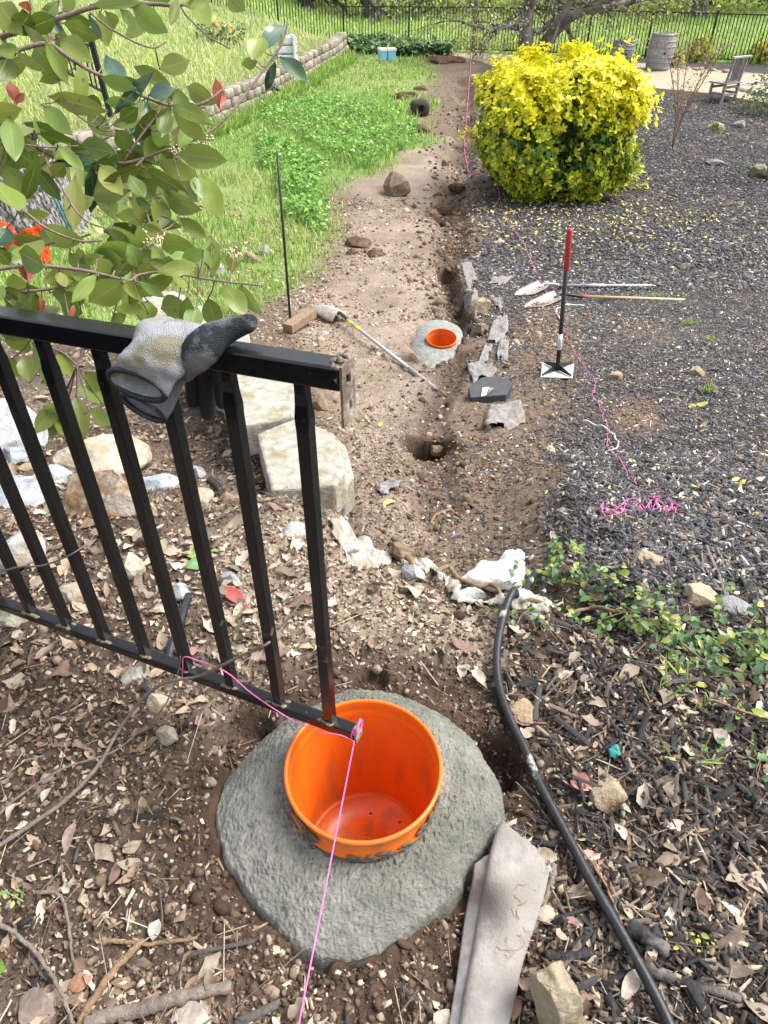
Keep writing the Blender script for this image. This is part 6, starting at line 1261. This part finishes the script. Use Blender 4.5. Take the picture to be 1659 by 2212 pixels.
for k in range(150):                                            # the many leaves behind and between the ones read off one by one
    i = _rs.choice([0, 0, 1, 1, 3, 3, 4, 5, 6, 6, 7, 7, 7, 8, 10, 13, 13, 14, 15]); P_ = BR[i][0]; j = _rs.randrange(len(P_)-1); u = _rs.random()
    x = P_[j][0]+(P_[j+1][0]-P_[j][0])*u; y = P_[j][1]+(P_[j+1][1]-P_[j][1])*u
    if x > 430 or x < -30: continue
    a = _rs.uniform(0, 6.28); L = _rs.uniform(56, 98); x += _rs.gauss(0, 14); y += _rs.gauss(0, 14)
    y1 = y+L*(math.sin(a)*.75+.3)
    if (y > 630 and x > 150) or (x < 125 and 340 < y < 600 and k % 3): continue
    LV.append((x, y, x+L*math.cos(a), y1, L*_rs.uniform(.17, .22), _rs.choice('uuuuuuldds')))
RED = [(479,240,466,172,14,'r'),(478,238,486,196,5,'r'),(37,222,20,175,7,'r'),(32,222,52,202,8,'r'),(60,5,50,20,8,'r'),(62,610,58,555,7,'r'),(60,608,40,570,6,'r'),(92,680,88,640,6,'r'),(150,690,160,660,6,'r')]
root = thing('photinia_shrub', at(-60, 300, 1.25), 'leafy green photinia branches with a few red new leaves reaching in from the left', 'shrub')
BP = [smoothline([at(*p) for p in pts], 6) for pts, _, _ in BR]
BPX = [smoothline(np.array(pts), 6) for pts, _, _ in BR]
for p in BP[0][:1]: pass
TONE = dict(u=((.195, .270, .055), m_ph), l=((.32, .39, .12), m_ph), s=((.19, .22, .05), m_ph), d=((.095, .145, .022), m_ph), t=((.018, .062, .020), m_pht), b=((.055, .105, .065), m_pht), r=((.36, .095, .055), m_new))  # tone b: bluish sky reflection put into the leaf colour
acc = {}
for (x0, y0, x1, y1, w, tn) in LV+RED:
    x1, y1 = x1+(x1-x0)*.08, y1+(y1-y0)*.08; L = math.hypot(x1-x0, y1-y0)
    bi, bd, bp = 0, 1e9, None
    for i, q in enumerate(BPX):
        dd = np.hypot(q[:, 0]-x0, q[:, 1]-y0); k = int(dd.argmin())
        if dd[k] < bd: bi, bd, bp = i, dd[k], k
    z0 = BPX[bi][bp, 2]+random.uniform(-.05, .10); z1 = z0+random.uniform(-.035, .05)
    if y0 > 640 and x0 < 330: z0, z1 = max(z0, 1.16), max(z1, 1.16)
    A, B_ = at(x0, y0, z0), at(x1, y1, z1); px = F/((z0+z1)/2)
    view = -ray((x0+x1)/2, (y0+y1)/2); view /= np.linalg.norm(view)
    nr = view+np.array([random.gauss(0, .2), random.gauss(0, .2), (.55 if tn in 'tb' else -.15)+random.gauss(0, .18)])
    V, Q, UV = leafpath(A, B_, .98*w/L, random.uniform(.05, .38), random.uniform(-.12, .22), nr)
    c = np.array(TONE[tn][0])*random.uniform(.78, 1.25)*np.array([random.uniform(.88, 1.15), 1, random.uniform(.8, 1.2)])
    acc.setdefault((bi, TONE[tn][1].name), []).append((V, Q, UV, c))
    # petiole from the twig to the leaf base
    tw = BP[bi][bp]; mid_ = (tw+A)/2+np.array([0, 0, -.004]); acc.setdefault((bi, 'petiole'), []).append([tw, mid_, A, A+(B_-A)*.05])
for i, (pts, r0, r1) in enumerate(BR):
    q = BP[i]; k = len(q); b = MB(); r0, r1 = r0*.74, r1*.78; b.tube(q, [(r0+(r1-r0)*j/(k-1))*random.uniform(.9, 1.12) for j in range(k)], 9)
    for pe in acc.get((i, 'petiole'), []): b.tube(smoothline(pe, 3), .0011, 5)
    br = b.build('branch', m_twig, root, True)
    for mt in (m_ph, m_pht, m_new):
        it = acc.get((i, mt.name), [])
        if not it: continue
        off = 0; VV, QQ, UU, CC = [], [], [], []
        for V, Q, UV, c in it: VV.append(V); QQ.append(Q+off); UU.append(UV); CC.append(np.repeat(c[None], len(V), 0)); off += len(V)
        o = link_mesh({'photinia_leaf': 'leaves', 'glossy_leaf': 'glossy_leaves', 'new_red_leaf': 'red_leaves'}[mt.name], np.concatenate(VV)-np.array(root.location), np.concatenate(QQ), mt, True, np.concatenate(CC), np.concatenate(UU)); o.parent = br; tag(o, kind='stuff')
m_bud = M('cream_bud', (.55, .48, .30), .7, .2)
for x, y, z in ((445, 325, 1.26), (388, 338, 1.28), (510, 560, 1.16), (345, 530, 1.2), (215, 790, 1.15)):
    b = MB(); c = at(x, y, z)
    for k in range(9):
        e = c+np.array([random.gauss(0, .010), random.gauss(0, .010), random.uniform(.0, .022)]); b.tube([c-[0, 0, .01], e], .0006, 4)
        for j in range(4): V, Fc = lump(); p = e+np.array([random.gauss(0, .0025) for _ in '123']); b.add([p+np.array(v)*.0036 for v in V], Fc)
    tag(b.build('flower_buds', m_bud, root, True), kind='stuff')

# ------------------------------------------------------------------ trailing ivy and sprigs at the right
m_ivy = M('ivy_leaf', attr=True, rough=.42, var=.15, nscale=40, trans=.18, spec=.4)
def ivy(pts, n, spread, hgt, label, L=.026):
    n = int(n*1.05); L *= .76; hgt *= .72
    q = smoothline([G(x, y, ground) for x, y in pts], 10); t = thing('trailing_plant', q[0], label, 'ivy', 'trailing ground ivy'); b = MB(); P = []
    for k in range(max(6, n//22)):
        c = q[random.randrange(len(q))]; st = [c+np.array([random.gauss(0, spread*.5), random.gauss(0, spread*.35), 0])]; st[0][2] = zat(st[0][0], st[0][1])+.004; d = np.array([random.gauss(0, 1), random.gauss(0, .7), .8*random.random()]); d /= np.linalg.norm(d)
        for s in range(7):
            d = d+np.array([random.gauss(0, .35), random.gauss(0, .35), random.gauss(-.05, .25)]); d /= np.linalg.norm(d); p = st[-1]+d*spread*.30; p[2] = max(p[2], zat(p[0], p[1])+.008); p[2] = min(p[2], zat(p[0], p[1])+hgt); st.append(p)
        st = smoothline(st, 3); b.tube(st, [.0018-.0010*i/(len(st)-1) for i in range(len(st))], 5)
        for p in st[1:]: P += [p]*2
    b.build('stem', m_stickb, t, True); P = np.array(P); P = P[rng.randint(0, len(P), n)]+rng.normal(0, .007, (n, 3)); P[:, 2] = np.maximum(P[:, 2], topz(P[:, 0], P[:, 1])+.006)
    hi = sstep(.2, 1.0, (P[:, 2]-topz(P[:, 0], P[:, 1]))/hgt); c = pal(n, [(.06, .13, .045), (.09, .17, .06), (.12, .21, .055), (.08, .14, .08)]); yl = rng.rand(n) < .12+.36*hi; c[yl] = pal(int(yl.sum()), [(.25, .30, .06), (.34, .33, .08), (.20, .28, .05)])
    S = np.stack([L*rng.lognormal(0, .22, n)]*3, -1)*np.array([1, 1.15, 1]); o = scatter('leaves', LW, LWF, P, rots(n, .45), S, c, m_ivy, True, rng.randint(0, 4, n)); o.parent = t; o.matrix_parent_inverse = Matrix.Translation(-t.location); return t
ivy([(1115,1285),(1135,1262),(1165,1240),(1180,1255)], 110, .07, .14, 'small upright ivy clump beside the white plastic bag', .032)
ivy([(1240,1290),(1275,1275),(1310,1290),(1360,1300),(1400,1320)], 240, .10, .12, 'yellow tipped ivy trailing right of the pipe bend', .030)
ivy([(1330,1335),(1390,1345),(1440,1360),(1490,1385)], 260, .10, .08, 'dense ivy mat in the middle of the ground ivy', .027)
ivy([(1480,1370),(1540,1380),(1600,1395),(1660,1400),(1720,1410)], 300, .10, .13, 'ivy patch trailing to the right edge below the tan rock', .028)
ivy([(1500,1440),(1550,1480),(1600,1520),(1660,1530)], 130, .10, .12, 'darker ivy patch hanging down at the right edge', .030)
ivy([(1620,1580),(1670,1600),(1700,1640)], 40, .07, .08, 'few ivy leaves at the right edge below the darker patch', .032)
ivy([(1140,1395),(1170,1385),(1300,1430)], 40, .10, .04, 'sparse ivy runner over the leaf litter left of the ivy mat', .024)
def tuft(x, y, n, h_, label, cols=((.22, .36, .08), (.34, .44, .13)), wid=.005):
    g = G(x, y, ground); t = tag(grass('grass_tuft', g[0]+rng.normal(0, h_*.28, n), g[1]+rng.normal(0, h_*.15, n), rng.uniform(.5, 1.1, n)*h_, np.full(n, wid), list(cols), None, .55), label, 'grass'); return t
tuft(1432, 1510, 12, .11, 'fresh green grass sprig with wide blades below the ivy', wid=.006); tuft(1490, 1655, 14, .09, 'bright grass tuft on the bark right of the teal scrap', wid=.005); tuft(1480, 1500, 8, .09, 'few thin grass blades beside the ivy edge'); tuft(1555, 1750, 8, .05, 'tiny grass seedling on dark bark near the right edge')
tuft(1515, 1535, 12, .06, 'small grass tuft under the ivy stems'); tuft(1490, 700, 60, .10, 'pale green seedling tuft in the mulch right of the shovels', wid=.008); tuft(1535, 735, 60, .08, 'low sprouting weed right of the seedling tuft', wid=.010); tuft(1530, 850, 40, .10, 'green yellow seedling near the lone round rock', wid=.010); tuft(1410, 640, 30, .12, 'thin grass between the two shovel handles', wid=.006)
def sprout(x, y, n, r, label, cols, L=.03):
    g = G(x, y, ground); g[2] = zat(g[0], g[1]); P = g+rng.normal(0, r, (n, 3))*np.array([1, .8, .3])+np.array([0, 0, r*.7]); o = scatter('seedling', LW, LWF, P, rots(n, .5), np.repeat((L*rng.lognormal(0, .2, n))[:, None], 3, 1), pal(n, cols), m_ivy, True, rng.randint(0, 4, n)); return tag(o, label, 'seedling')
sprout(22, 1938, 14, .014, 'small light green seedling at the left edge in leaf litter', [(.16, .28, .06), (.24, .34, .10)], .016); sprout(1508, 2045, 24, .016, 'yellowish moss sprig on the bark at lower right', [(.42, .40, .10), (.32, .34, .08)], .011)
